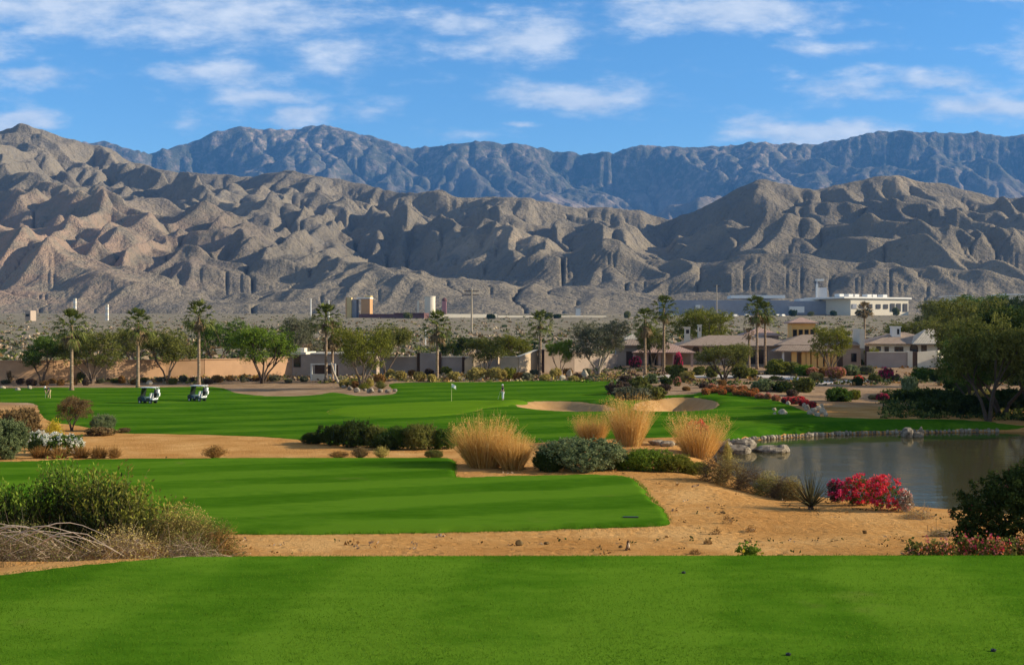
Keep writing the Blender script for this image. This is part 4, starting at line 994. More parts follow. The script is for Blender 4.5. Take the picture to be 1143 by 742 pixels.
e, x0, z0 = dist(765, 1220, 'grey_hall', 'long plain grey hall behind the yellow-green domed tree', rz=-3)
block(740, 797, 335, None, 1220, 60, m_greyb, 'wall', e, x0, z0); block(776, 781, 340.5, 344, 1220, 3, m_white, 'sign_panel', e, x0, z0, -4)
e, x0, z0 = dist(1040, 1260, 'far_shed', 'low pale shed roof behind the trees at far right', rz=0)
block(1062, 1085, 331, None, 1260, 30, m_cream, 'wall', e, x0, z0); block(1060, 1087, 330, 330.9, 1260, 34, m_white, 'roof', e, x0, z0, -2)
e, x0, z0 = dist(1130, 1260, 'far_shed', 'low pale building cut by the right edge of the view')
block(1122, 1160, 329.5, None, 1260, 30, m_cream, 'wall', e, x0, z0); block(1120, 1162, 328, 329.4, 1260, 34, m_white, 'roof', e, x0, z0, -2)
Yq = 1050
e, x0, z0 = dist(390, Yq, 'yellow_tower', 'tall narrow yellow block with brown side at the foot of the hills', rz=-8)
block(387, 392, 332, None, Yq, 5, m_yell, 'wall', e, x0, z0); block(385.6, 386.9, 332, None, Yq, 5, m_orng, 'side_wall', e, x0, z0); block(392.1, 398, 334, None, Yq+6, 8, m_greyb, 'core', e, x0, z0, 3)
e, x0, z0 = dist(407, Yq, 'orange_block', 'orange block with white canopy beside the tall yellow block', rz=-8)
block(403, 413, 333.5, None, Yq, 10, m_orng, 'wall', e, x0, z0); block(398, 413.4, 332, 333.4, Yq, 12, m_white, 'canopy', e, x0, z0, -1); block(407, 413.4, 330, 331.9, Yq, 8, m_yell, 'roof_room', e, x0, z0, 1)
e, x0, z0 = dist(430, 1040, 'maroon_shed', 'long low maroon shed right of the orange block', rz=-6)
block(400, 474, 350.3, None, 1040, 25, m_maroon, 'wall', e, x0, z0); block(440, 474, 349.2, 350.2, 1040, 27, m_maroon, 'roof', e, x0, z0, -1)
e, x0, z0 = dist(480, 1100, 'storage_silo', 'cream round silo beside the pink tower at the hill foot', 'silo')
for nm, r_, za, zb in (('wall', 5.0, -8, Zr(331.5, 1100)-z0), ('roof', 5.3, Zr(331.5, 1100)-z0+.01, Zr(330.6, 1100)-z0)):
    MB().tube([(0, 0, za), (0, 0, zb)], r_, 24).build(nm, m_cream, e)
block(466, 468, 336, None, 1100, 2, m_cream, 'chimney', e, x0, z0, -5)
e, x0, z0 = dist(496, 1080, 'pink_tower', 'small pink tower with rounded dark top beside the cream silo')
block(493.5, 498, 336, None, 1080, 4, plain('pink_paint', (.45, .2, .2)), 'wall', e, x0, z0); MB().ball((0, 2, Zr(335, 1080)-z0), 2.4, 12, 8).build('dome', m_maroon, e)
e, x0, z0 = dist(549, 1080, 'pale_boundary_wall', 'long low pale boundary wall across the desert behind the palms', 'wall', rz=20)
for pa, pb, t_ in ((456, 475, 350.5), (478, 555, 350.6), (556, 690, 352)): block(pa, pb, t_, None, 1080 if pa < 500 else 1070, 1.0, m_cream, 'panel', e, x0, z0)
e, x0, z0 = dist(646, 1150, 'white_shed', 'tiny white shed below the dark hill near the centre')
block(643, 648, 344.5, None, 1150, 6, m_white, 'wall', e, x0, z0); block(642.5, 648.5, 343.8, 344.4, 1150, 7, m_steel, 'roof', e, x0, z0, -.5)
for px, t_, b_, lab in ((83, 333, 350, 'white vent tower above the leftmost palm crown'), (119, 339.5, 358.5, 'white banded vent tower between the two left palms')):
    e, x0, z0 = dist(px, 900, 'vent_tower', lab, 'tower')
    for j in range(6):
        r0 = t_+(b_-t_)*j/6; block(px-1.4, px+1.4, r0, r0+(b_-t_)/6-.25, 900, 2, m_white if j % 2 else m_cream, 'band', e, x0, z0)
    MB().box(-.3, .3, .5, 1.5, -6, Zr(t_+1, 900)-z0).build('core', m_steel, e)
e, x0, z0 = dist(30, 850, 'earth_bunker', 'small sandy block building half buried below the left hill')
block(28, 34, 346.5, None, 850, 10, m_stucco, 'wall', e, x0, z0); block(29, 33, 350.5, 353, 850, .5, m_dark, 'opening', e, x0, z0, -.6)
# poles
def pole(px, top, bot, Y, lab, arm=0, col=m_cream, w_=0.35, cat='pole', name='utility_pole'):
    x = Xp(px, Y); zb, zt = ground_at(x, Y)-0.5, Zr(top, Y); zb = min(zb, Zr(bot, Y)); e = empty(name, (x, Y, zb), 0, lab, cat)
    MB().tube([(0, 0, 0), (0, 0, zt-zb)], [w_, w_*.7], 8).build('post', col, e)
    for j in range(arm): MB().box(-3.0, 3.0, -.12, .12, zt-zb-1.2-1.6*j, zt-zb-.9-1.6*j).build('crossarm', m_wood, e)
    return e
pole(526.5, 322, 368, 480, 'tall wooden utility pole with cross arms right of the brown palm', 2, m_pale, 0.42)
pole(475, 368, 393, 330, 'short bare white pole left of the brown palm', 0, m_white, 0.18)
pole(347, 333, 348, 900, 'thin white mast left of the leaning palms', 0, m_white, 0.5)
pole(367, 335, 350, 880, 'thin white mast behind the leaning palms', 1, m_white, 0.6)
pole(800, 318, 349, 900, 'tall pole with cross arm behind the domed tree', 1, m_pale, 0.5)
for i, (px, Y) in enumerate(((752, 1150), (772, 1150), (790, 1150), (812, 1140), (821, 1140), (834, 1140), (868, 1150), (874, 1150))):
    x = Xp(px, Y); z = ground_at(x, Y); e = empty('parked_van', (x, Y, z), 0.1*i)
    MB().prism([(-2.6, .4), (2.6, .4), (2.6, 1.3), (1.9, 2.3), (-2.6, 2.4)], -1, 1).build('body', m_white, e)
    MB().prism([(1.2, 1.4), (2.45, 1.4), (1.95, 2.1), (1.2, 2.1)], -1.03, 1.03).build('window', m_glass, e)
    for sx_ in (-1.6, 1.6):
        for sy_ in (-1, 1): MB().tube([(sx_, sy_*.82, .42), (sx_, sy_*1.05, .42)], .42, 12).build('wheel', m_dark, e)
    note(px, e, 'tiny white van parked in front of the grey hall and depot', 'van', 'parked vans')
# ---------------------------------------------------------------- plants, placed where the photograph shows them
# palms
palm(80, 436, 344, 43, 'furthest left, in front of the spreading olive trees', 0, look='slim')
palm(154, 433, 344, 36, 'with hanging dead fronds behind the left golf cart', 1, skirt=1.1)
palm(222, 431, 336, 38, 'with thick trunk behind the right golf cart', 2, look='sturdy', skirt=0.8)
palm(364, 431, 338, 38, 'with pale trunk above the white shelter', 0, Y=170, skirt=0.7)
palm(371, 431, 358, 26, 'with brown drooping crown beside the white shelter', 1, Y=173, skirt=1.5, col='skirt', look='short withered')
palm(488, 425, 347, 34, 'with dark trunk and sparse brown crown left of the flagstick', 2, skirt=1.2, look='slender')
palm(603, 421, 346, 30, 'with very thin trunk left of the big grey-green tree', 1, skirt=0.5, look='slender')
palm(720, 418, 343, 29, 'shorter of the two before the porch pavilion', 0, skirt=1.2)
palm(741, 415, 330, 32, 'taller of the two before the porch pavilion', 2, look='very tall', skirt=0.9)
palm(845, 412, 330, 33, 'left and lit of the pair between the houses', 1, skirt=1.0)
palm(854, 405, 336, 26, 'right and shorter of the pair between the houses', 0, skirt=1.0, Y=196)
palm(965, 410, 337, 20, 'with brown mop crown behind the columned house', 2, Y=228, col='skirt', skirt=0.8, look='withered')
palm(836, 405, 366, 14, 'stubby and rust-brown beside the pair of palms', 1, Y=194, col='skirt', skirt=0.8, look='short')
pp = hit(378, 428)
mb = MB(); mb.tube([(-1.1, 0, 3.0), (-.7, 0, 1.6), (0, 0, 0), (.1, 0, -.4)], [.12, .14, .2, .22], 8)
note(378, mb.build('bare_leaning_trunk', m_pale, None, True, pp), 'pale bare trunk leaning beside the white shelter', 'tree')
# trees
tree(47, 424, 58, 56, 0, 'green', 'at the far left behind the golfer', Y=166)
tree(102, 424, 72, 62, 1, 'olive', 'spreading behind the leftmost palm', Y=165)
tree(150, 425, 48, 50, 2, 'olive', 'behind the second palm from the left', Y=196)
tree(187, 427, 66, 66, 3, 'olive', 'between the second and third palm', Y=172)
tree(243, 420, 58, 60, 4, 'green', 'right of the third palm', Y=196)
tree(293, 428, 74, 70, 5, 'bright', 'with forked dark trunk on the sand', bark=m_dbark)
tree(338, 420, 46, 62, 1, 'grey', 'behind the flat-roofed gatehouse', Y=200)
tree(404, 434, 62, 72, 2, 'lime', 'with bare crooked stems right of the shelter')
tree(431, 425, 62, 66, 3, 'olive', 'behind the left end of the grey wall', Y=182)
tree(520, 404, 34, 32, 0, 'dark', 'behind the grey wall', Y=215)
tree(503, 404, 26, 28, 4, 'dark', 'behind the grey wall by the brown palm', Y=212)
tree(542, 418, 46, 48, 4, 'olive', 'with thin forked stems before the cream wall', Y=178)
tree(574, 415, 38, 44, 5, 'lime', 'with flat round crown behind the pale wall', Y=190)
tree(625, 418, 30, 42, 0, 'bright', 'small and open beside the sloping wall', Y=181)
tree(667, 416, 68, 64, 2, 'grey', 'broad, with pale double trunk before the sloping wall', Y=181, bark=m_pale)
tree(728, 414, 40, 52, 3, 'olive', 'behind the two tall palms', Y=197)
tree(788, 404, 76, 60, 4, 'lime', 'dome-shaped behind the chimneys', Y=232)
tree(808, 424, 62, 46, 5, 'olive', 'round, in front of the arched windows', Y=165, bark=m_dbark)
tree(927, 416, 48, 54, 1, 'lime', 'in front of the sun-tinted columns', Y=186)
tree(1020, 395, 60, 44, 0, 'olive', 'behind the pale hipped roof', Y=240)
tree(975, 400, 22, 24, 3, 'lime', 'climbing over the grey garden wall', Y=201)
for i, (px, w_, t, Y) in enumerate(((1060, 60, 332, 330), (1095, 70, 326, 380), (1130, 80, 328, 350), (1045, 50, 335, 420), (1150, 70, 340, 260), (1078, 60, 340, 270))):
    tree(px, 0, w_, (HY+((EYE-ground_at(Xp(px, Y), Y))/Y*F)-t), i % 6, ('olive', 'green', 'dark')[i % 3], 'in the belt behind the big dark tree', Y=Y, group='far trees at the right edge')
# the big dark tree on the right bank: several crowns on one trunk
tree(1104, 470, 118, 134, 3, 'olive', 'leaning over the far bank of the pond', bark=m_dbark, size='big ')
tree(1150, 474, 110, 128, 5, 'dark', 'cut by the right edge beyond the pond', Y=112, bark=m_dbark, size='big ')
tree(1071, 446, 66, 84, 0, 'olive', 'low, left of the big dark tree', Y=150)
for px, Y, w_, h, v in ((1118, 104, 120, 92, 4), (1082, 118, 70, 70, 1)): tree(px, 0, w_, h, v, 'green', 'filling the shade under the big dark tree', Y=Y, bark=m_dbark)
for px, Y, w_, h, v in ((1240, 97.5, 150, 165, 2), (1330, 98, 150, 180, 3), (1220, 112, 120, 140, 5), (1430, 95, 150, 190, 0), (1180, 100, 90, 110, 1), (1200, 106, 110, 120, 2), (1260, 116, 120, 150, 3), (1195, 128, 110, 110, 0)): tree(px, 0, w_, h, v, 'dark', 'out of view at right beyond the pond', Y=Y, bark=m_dbark)  # trees out of view; the later ones added to deepen the bank's shade
tree(1092, 440, 96, 98, 2, 'olive', 'crown rising above the big dark tree', Y=165, size='large ')
# golden shrubs at the wall foot
rowg = [(384,432,16,9,'gold'),(398,433,14,8,'rust'),(412,431,14,9,'gold'),(424,427,15,10,'rust'),(436,421,14,9,'gold'),(447,424,18,11,'gold'),(460,420,14,8,'rust'),(468,425,17,11,'gold'),(479,419,13,8,'purple'),(482,426,14,9,'gold'),
        (498,419,17,10,'lime'),(507,425,22,11,'gold'),(520,417,16,8,'rust'),(531,424,25,14,'gold'),(548,421,18,10,'gold'),(556,424,24,14,'gold'),(569,423,18,14,'lime'),(578,424,14,9,'rust'),(588,424,18,9,'grey'),(597,420,16,8,'grey'),
        (608,425,17,8,'gold'),(620,422,16,12,'gold'),(634,420,13,10,'rust'),(645,424,13,8,'purple'),(655,420,10,9,'grey'),(640,425,14,6,'gold')]
for px, r, w_, h, c in rowg: shrub(px, r, w_, h, rnd.choice(['dome', 'mound', 'mound']), c, 'at the foot of the centre wall', group='shrubs along the centre wall')
for i in range(26):
    px = 6+i*13.2+rnd.uniform(-4, 4)
    if 356 < px < 376: continue
    shrub(px, 431-px*0.012+rnd.uniform(-3, 0.5), rnd.uniform(9, 16), rnd.uniform(5, 9), rnd.choice(['dome', 'mound']), rnd.choice(['grey', 'purple', 'olive', 'rust', 'grey']), 'at the foot of the left wall', group='shrubs along the left wall')
shrub(11, 428, 14, 18, 'dome', 'brown', 'by the left wall beside the black bags'); shrub(90, 426, 12, 12, 'dome', 'olive', 'at the foot of the leftmost palm')
for px, r, w_, h in ((391,435.5,6,4),(399,438,8,5),(407,436.5,5,3),(414,438.6,9,5),(424,438,6,4),(433,438.6,8,4),(441,437,5,3),(384,433,6,3),(636,421,7,8),(653,423,8,9),(628,425,8,6)): rock(px, r, w_, h, 'in the rockery under the crooked tree' if px < 450 else 'beside the shrubs under the sloping wall', m=m_prock if px > 600 else m_rock, group='small rockery stones', look='pale' if px > 600 else 'grey')
rock(167, 430, 8, 5, 'between the palms behind the left golf cart', m=m_prock, look='pale')
for px, r, w_, h, c in ((395,432,22,10,'olive'),(407,435,18,8,'lime'),(425,434,20,9,'olive')): shrub(px, r, w_, h, 'airy', c, 'in the rockery under the crooked tree')
# garden on the right
gd = [(690,440,34,15,'mound','purple'),(712,437,28,18,'dome','olive'),(708,446,50,15,'mound','grey'),(728,445,34,16,'mound','olive'),(700,430,20,12,'dome','purple'),(726,428,20,12,'dome','sage'),(744,430,16,9,'dome','dark'),
      (757,425,28,18,'dome','olive'),(748,417,14,10,'dome','lime'),(767,426,22,13,'mound','gold'),(742,436,18,8,'mound','purple'),(780,419,18,11,'dome','olive'),(795,421,20,14,'dome','olive'),(827,422,26,15,'dome','olive'),(838,421,18,11,'mound','lime'),
      (868,418,34,17,'dome','lime'),(884,418,22,14,'dome','olive'),(898,419,28,12,'mound','bright'),(851,436,30,13,'dome','sage'),(872,437,30,13,'mound','dark'),(897,438,32,17,'dome','olive'),(884,442,18,8,'mound','purple'),(911,424,20,9,'mound','gold'),
      (921,420,18,11,'dome','rust'),(950,419,24,12,'dome','sage'),(967,418,20,11,'dome','grey'),(957,430,16,9,'mound','dark'),(976,426,20,9,'mound','olive'),(936,448,36,16,'dome','green'),(953,446,20,12,'dome','lime'),(975,446,14,6,'mound','grey'),
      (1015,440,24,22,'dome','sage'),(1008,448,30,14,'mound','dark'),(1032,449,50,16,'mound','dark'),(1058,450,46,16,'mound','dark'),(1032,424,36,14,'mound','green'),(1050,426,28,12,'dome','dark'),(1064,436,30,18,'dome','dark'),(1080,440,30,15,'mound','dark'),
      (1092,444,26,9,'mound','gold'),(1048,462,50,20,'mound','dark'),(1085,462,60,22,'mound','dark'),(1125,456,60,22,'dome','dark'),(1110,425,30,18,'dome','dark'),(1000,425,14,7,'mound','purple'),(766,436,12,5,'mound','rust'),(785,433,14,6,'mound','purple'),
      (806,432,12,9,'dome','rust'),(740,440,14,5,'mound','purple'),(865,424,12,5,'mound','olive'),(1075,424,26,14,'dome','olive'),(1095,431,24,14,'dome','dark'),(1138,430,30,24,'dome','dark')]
areas = [(760, 'below the porch pavilion'), (845, 'below the arched windows'), (945, 'below the sun-tinted columns'), (1025, 'below the grey garden wall'), (2000, 'on the shaded right bank')]
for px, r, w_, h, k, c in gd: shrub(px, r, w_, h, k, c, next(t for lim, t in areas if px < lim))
fl = [(757,414,12,20,'purple','magenta','climbing the porch column'),(709,410,16,12,'purple','magenta','before the casita'),(756,431,10,10,'green','pink','below the porch pavilion'),(907,420,16,10,'rust','pink','before the sun-tinted columns'),(938,420,14,10,'rust','pink','right of the sun-tinted columns'),
      (931,422,22,12,'rust','pink','between the sun-tinted columns and the grey wall'),(958,428,13,9,'green','red','on the path below the grey garden wall'),(989,424,22,14,'purple','magenta','before the grey garden wall'),(985,447,16,8,'purple','magenta','above the far bank'),(778,500,32,30,'purple','red','at the foot of the right plume grass')]
for px, r, w_, h, c, f, wh in fl: shrub(px, r, w_, h, 'dome', c, wh, flower=f, Y=68.3 if px == 779 else None)
# bed of orange and red flowers curling round the bunker
for i, (px, r) in enumerate(((788,441),(797,439),(806,441),(814,438),(822,441),(831,442),(839,443),(848,445),(857,446),(866,448),(805,437),(818,436),(829,438),(795,436),(842,440))):
    shrub(px, r, rnd.uniform(11, 16), rnd.uniform(5, 8), 'mound', 'rust', 'above the bunker', flower=rnd.choice(['orange', 'pink', 'orange']), group='flower bed above the bunker')
for px, r, w_, h in ((879,450,16,7),(888,451,16,8),(897,453,15,8),(905,455,14,7),(893,448,14,6)): shrub(px, r, w_, h, 'mound', 'purple', 'right of the bunker', flower='red', group='red flowers at the end of the bed')
for px, r, w_, h in ((901,458,7,6),(908,461,8,6),(914,459,7,6),(919,462,8,6),(904,463,6,5),(912,465,7,5),(922,465,6,4),(898,455,6,5),(917,456,6,5),(880,452,5,4)): rock(px, r, w_, h, 'edging the red flowers', m=m_prock, group='pale edging stones', look='pale')
rock(874, 463, 10, 6, 'alone on the grass left of the edging stones', m=m_prock, look='pale'); rock(864, 459, 5, 4, 'smallest on the grass near the mound', m=m_prock, look='pale'); rock(865, 463, 4, 3, 'beside the smallest pale stone on the grass', m=m_prock, look='tiny pale')
# pond rim stones
rim = [pz(845+155*i/45, 487.8-5.2*i/45+(0.8*math.sin(i*0.4)), -0.45) for i in range(46)]
S_ = densify(POND, 3)
cnt = 0
dl = np.hypot(*(np.roll(S_, -1, 0)-S_).T); cum = 0
Ppts = []
for i in range(len(S_)):
    a_, b_ = S_[i], S_[(i+1) % len(S_)]; n_ = max(1, int(dl[i]/0.42+0.5))
    for j in range(n_): Ppts.append(a_+(b_-a_)*j/n_)
for q in Ppts:
    if q[1] > 78 and q[0] < 40 and cnt < 100:
        cnt += 1; s_ = rnd.uniform(0.12, 0.27); px_ = CX+q[0]/q[1]*F
        o = inst('edging_stone', lib(('rock', cnt % 6), lambda: proto_rock(cnt % 6)), m_rock if cnt % 3 else m_prock, (q[0]+0.1, q[1]-0.22, -0.50), (s_, s_*0.8, s_*0.95), rnd.uniform(0, 6))
        note(px_, o, 'small pale stone in the row edging the far side of the pond', 'stone', 'stones edging the pond')
# boulders at the pond
pb_ = lambda px, Y: Vector((Xp(px, Y), Y, -0.75))
for px, Y, w_, h, wh, v in ((828, 81.5, 32, 15, 'tallest at the left end of the pond', 0), (812, 80, 22, 13, 'dark and squat behind the pond corner', 1), (823, 79.3, 30, 11, 'lowest and widest at the left end of the pond', 2), (858, 80.5, 38, 9, 'flat, jutting into the water', 3), (873, 80.3, 16, 10, 'rounded, furthest out in the water', 4)):
    rock(px, 0, w_, h, wh, loc=pb_(px, Y), v=v)
for px, w_, h, wh in ((1012, 14, 12, 'taller, standing in the shaded water'), (1024, 14, 8, 'flatter, beside the standing one in the shaded water'), (1028, 6, 12, 'narrow, at the end of the pair in the shaded water')): rock(px, 0, w_, h, wh, loc=Vector((Xp(px, 91.5), 91.5, -0.75)), m=m_rock, look='grey')
for i, px in enumerate((732, 745, 770, 793, 803, 812)): rock(px, 497+i*1.6, rnd.uniform(14, 22), 6, 'in the low ledge behind the bright green bush', m=m_rock, group='low ledge stones', look='brown')
# plume grasses
plume_grass(541, 521, 64, 60, 'nearest, at the back corner of the second tee', n=1900)
plume_grass(572, 524, 40, 42, 'lower, right beside the nearest clump')
plume_grass(661, 494, 38, 38, 'shortest, behind the sage bush', Y=78)
plume_grass(703, 499, 44, 60, 'tallest, left of the small bunker view', Y=76)
plume_grass(780, 504, 56, 56, 'furthest right, above red flowers', Y=72)
shrub(812, 502, 18, 30, 'airy', 'gold', 'right of the rightmost plume grass', Y=76)
# ---------------------------------------------------------------- nearer plants
CW['yellow'] = 'yellow-flowered'; CW['magenta'] = 'magenta'; CW['white'] = 'white'
def upright(px, Y, w, h, col, col2, where, n=150, leaf=0.042, per=38, lean=0.08):
    """bush of many upright leafy stems"""
    p = at(px, Y); k = Y/F; Rx = w*k/2; H = h*k if h < 300 else Zr(h, Y)-p.z; rg = np.random.RandomState(int(px)+500)
    a = rg.uniform(0, 2*math.pi, n); r = np.sqrt(rg.uniform(0, 1, n))
    B = np.stack([np.cos(a)*r*Rx*0.85, np.sin(a)*r*Rx*0.55, 0*a], 1)
    D = np.stack([rg.normal(size=n)*lean+np.cos(a)*r*0.16, rg.normal(size=n)*lean+np.sin(a)*r*0.12, np.ones(n)], 1); D /= np.linalg.norm(D, axis=1)[:, None]
    L = H*(1-0.28*r**2)*rg.uniform(0.72, 1.08, n)
    e = empty('leafy_bush', p, 0)
    meshobj('stems', npmesh('stems', *strips(B, D, L, 0.011, rg, 0.0, 3, 0.05), mats=[m_bark]), e)
    t = np.linspace(0.06, 1.0, per)[None, :]+rg.uniform(-0.02, 0.02, (n, per))
    C = (B[:, None, :]+D[:, None, :]*(L[:, None]*t)[:, :, None]).reshape(-1, 3)+rg.normal(size=(n*per, 3))*[0.030, 0.030, 0.012]
    up = unit(len(C), rg)*0.7+np.array([0, 0, 0.8]); up /= np.linalg.norm(up, axis=1)[:, None]
    b = np.cross(up, unit(len(C), rg)); b /= np.linalg.norm(b, axis=1)[:, None]
    s = leaf*rg.uniform(0.7, 1.3, len(C))[:, None]
    V = np.stack([C, C+up*s+b*s*0.38, C+up*s*2, C+up*s-b*s*0.38], 1).reshape(-1, 3); Q = np.arange(len(V)).reshape(-1, 4)
    hi = (t.ravel() > 0.84) | (rg.rand(n*per) < 0.05)
    me = npmesh('leaves', V, Q, mats=[LM[col], LM[col2]], midx=hi.astype(int)); meshobj('leaves', me, e)
    return note(px, e, f"{CW[col]} upright leafy bush {where}", 'bush')
def tangle(px, Y, w, h, col, col2, where, n=1500, L=(0.25, 0.7), leafn=5000, leafc='olive', wd=0.007, name='dry_brush', what='tangled brush'):
    p = at(px, Y); k = Y/F; Rx = w*k/2; H = h*k if h < 300 else Zr(h, Y)-p.z; rg = np.random.RandomState(int(px)+900)
    C0 = unit(n, rg)*rg.uniform(0.3, 1, n)[:, None]**0.5*np.array([Rx, min(Rx, 0.9)*0.7, H*0.9]); C0[:, 2] = np.abs(C0[:, 2])*0.9
    D = unit(n, rg)*np.array([1, 0.8, 0.55])+C0/np.array([Rx, Rx, H])*0.45; D /= np.linalg.norm(D, axis=1)[:, None]
    e = empty(name, p, 0); ln = rg.uniform(L[0], L[1], n)
    V, Q = strips(C0-D*ln[:, None]*0.4, D, ln, wd*rg.uniform(0.6, 1.5, n), rg, 0.4, 4, 0.28)
    mi = np.repeat((rg.rand(n) < 0.35).astype(int), 4)
    meshobj('twigs', npmesh('twigs', V, Q, mats=[LM[col], LM[col2]], midx=mi), e)
    if leafn:
        C = unit(leafn, rg)*rg.uniform(0.4, 1.02, leafn)[:, None]**0.6*np.array([Rx, min(Rx, 0.9)*0.7, H]); C[:, 2] = np.abs(C[:, 2])
        meshobj('leaves', npmesh('leaves', *leaf_quads(C, 0.014, rg, 0.5), mats=[LM[leafc]]), e)
    return note(px, e, f"{CW.get(col, col)} {what} {where}", 'brush')
# left foreground, between the two tees
upright(-48, 21.5, 120, 538, 'dark', 'green', 'cut by the left edge')
upright(12, 21.5, 74, 540, 'dark', 'bright', 'at the left edge behind the dry branches')
upright(80, 21.8, 84, 513, 'dark', 'bright', 'tallest, overlapping the second tee', n=190)
upright(124, 21.2, 62, 522, 'dark', 'lime', 'with pale lime tips right of the tallest bush', n=150, lean=0.2)
upright(160, 20.8, 56, 546, 'olive', 'lime', 'thin and olive beside the airy brown brush', n=110, lean=0.26, per=30)
tangle(203, 20.6, 100, 560, 'brown', 'olive', 'airy, at the front left corner of the second tee', n=1900, leafn=9000, leafc='gold')
tangle(245, 20.3, 50, 576, 'rust', 'brown', 'lowest, at the right end of the thicket', n=700, leafn=2200, leafc='olive')
tangle(22, 18.0, 160, 579, 'dry', 'brown', 'with pinkish twigs at the left edge of the sand', n=3200, leafn=7000, leafc='olive')
tangle(135, 18.4, 120, 584, 'dry', 'rust', 'in front of the leafy bushes', n=2200, leafn=5000, leafc='gold')
tangle(208, 18.9, 100, 592, 'dry', 'brown', 'trailing along the near tee edge', n=1300, leafn=2500, leafc='olive')
p = at(30, 17.6); br = MB()
for i in range(12):
    x0_ = -1.1+i*0.13; z_ = 0.72+0.10*math.sin(i*1.7)
    pts = [(x0_+0.2*j+rnd.uniform(-.02, .02), rnd.uniform(-.06, .06)-0.1, z_+0.20*math.sin(math.pi*(j/6)**0.8)-0.05*j*(i % 3)*0.4) for j in range(7)]
    br.tube(pts, [0.008, 0.008, 0.007, 0.006, 0.005, 0.004, 0.002], 6)
note(36, br.build('bare_branches', plain('bleached_wood', (0.62, 0.50, 0.37), 0.8, 0.2, 8), None, True, p), 'bleached bare branches arching over the dry brush at lower left', 'branches')
# middle left
shrub(2, 511, 70, 46, 'hidome', 'sage', 'at the left edge beyond the second tee')
shrub(22, 492, 58, 38, 'hidome', 'brown', 'behind the sage bush at the left edge')
tree(80, 481, 44, 40, 1, 'brown', 'small and twiggy beside the sand bunker on the left', bark=m_dbark)
shrub(60, 494, 34, 26, 'airy', 'yellow', 'between the two brown bushes on the left')
shrub(44, 508, 28, 20, 'hidome', 'dark', 'in the middle of the left plant group')
shrub(68, 508, 58, 24, 'dome', 'green', 'behind the rusty grasses', flower='white'); shrub(42, 503, 30, 22, 'dome', 'green', 'beside the sage bush', flower='white')
for px, w_ in ((44, 34), (66, 36), (90, 36), (110, 34), (128, 26)): shrub(px, 511, w_, 15, 'tuft', 'rust', 'along the back edge of the second tee')
shrub(115, 481, 34, 20, 'hidome', 'sage', 'standing alone on the sand by the fairway'); shrub(112, 486, 42, 10, 'mound', 'brown', 'under the lone sage bush'); shrub(139, 483, 16, 6, 'mound', 'brown', 'right of the lone sage bush')
shrub(240, 511, 38, 14, 'airy', 'rust', 'alone at the back edge of the second tee')
for px, r, w_, h, c in ((350,495,34,14,'dark'),(372,497,44,24,'dark'),(396,499,44,31,'dark'),(418,499,40,26,'olive'),(442,501,44,27,'green'),(468,502,46,30,'olive'),(494,501,38,25,'green'),(430,502,36,18,'dark')):
    shrub(px, r, w_, h, 'hidome', c, 'in the dark hedge mass on the sand')
shrub(402, 511, 28, 13, 'airy', 'brown', 'below the dark hedge mass'); shrub(426, 511, 28, 13, 'airy', 'gold', 'below the dark hedge mass'); shrub(378, 511, 32, 8, 'airy', 'rust', 'below the dark hedge mass'); shrub(484, 511, 26, 10, 'hidome', 'olive', 'below the dark hedge mass')
# bushes behind the second tee
shrub(650, 0, 124, 486, 'hidome', 'sage', 'broad, behind the back edge of the second tee', Y=35.0, size='large ', depth=.65)
shrub(612, 0, 44, 503, 'hidome', 'dark', 'at the left foot of the large sage bush', Y=34.6, depth=.6)
for px, w_, h, c, wh in ((698, 50, 508, 'bright', 'left of the bright hedge'), (722, 60, 500, 'bright', 'in the middle of the bright hedge'), (750, 58, 505, 'lime', 'right part of the bright hedge'), (774, 44, 514, 'lime', 'right end of the bright hedge')):
    shrub(px, 0, w_, h, 'hidome', c, wh, Y=35.2, depth=.8)
for i, (px, w_, h, c, f) in enumerate(((796,32,30,'purple',None),(815,38,32,'brown',None),(838,36,28,'purple',None),(858,30,24,'olive','pink'),(874,26,20,'purple',None),(884,24,22,'brown','pink'))):
    tangle(px, 33.0-0.5*i, w_+6, h+6, c, 'brown', 'on the brow of the sand above the pond', n=500, leafn=2600, leafc='gold' if i % 2 else 'brown', wd=0.010, name='scrub_bush', what='scrubby bush')
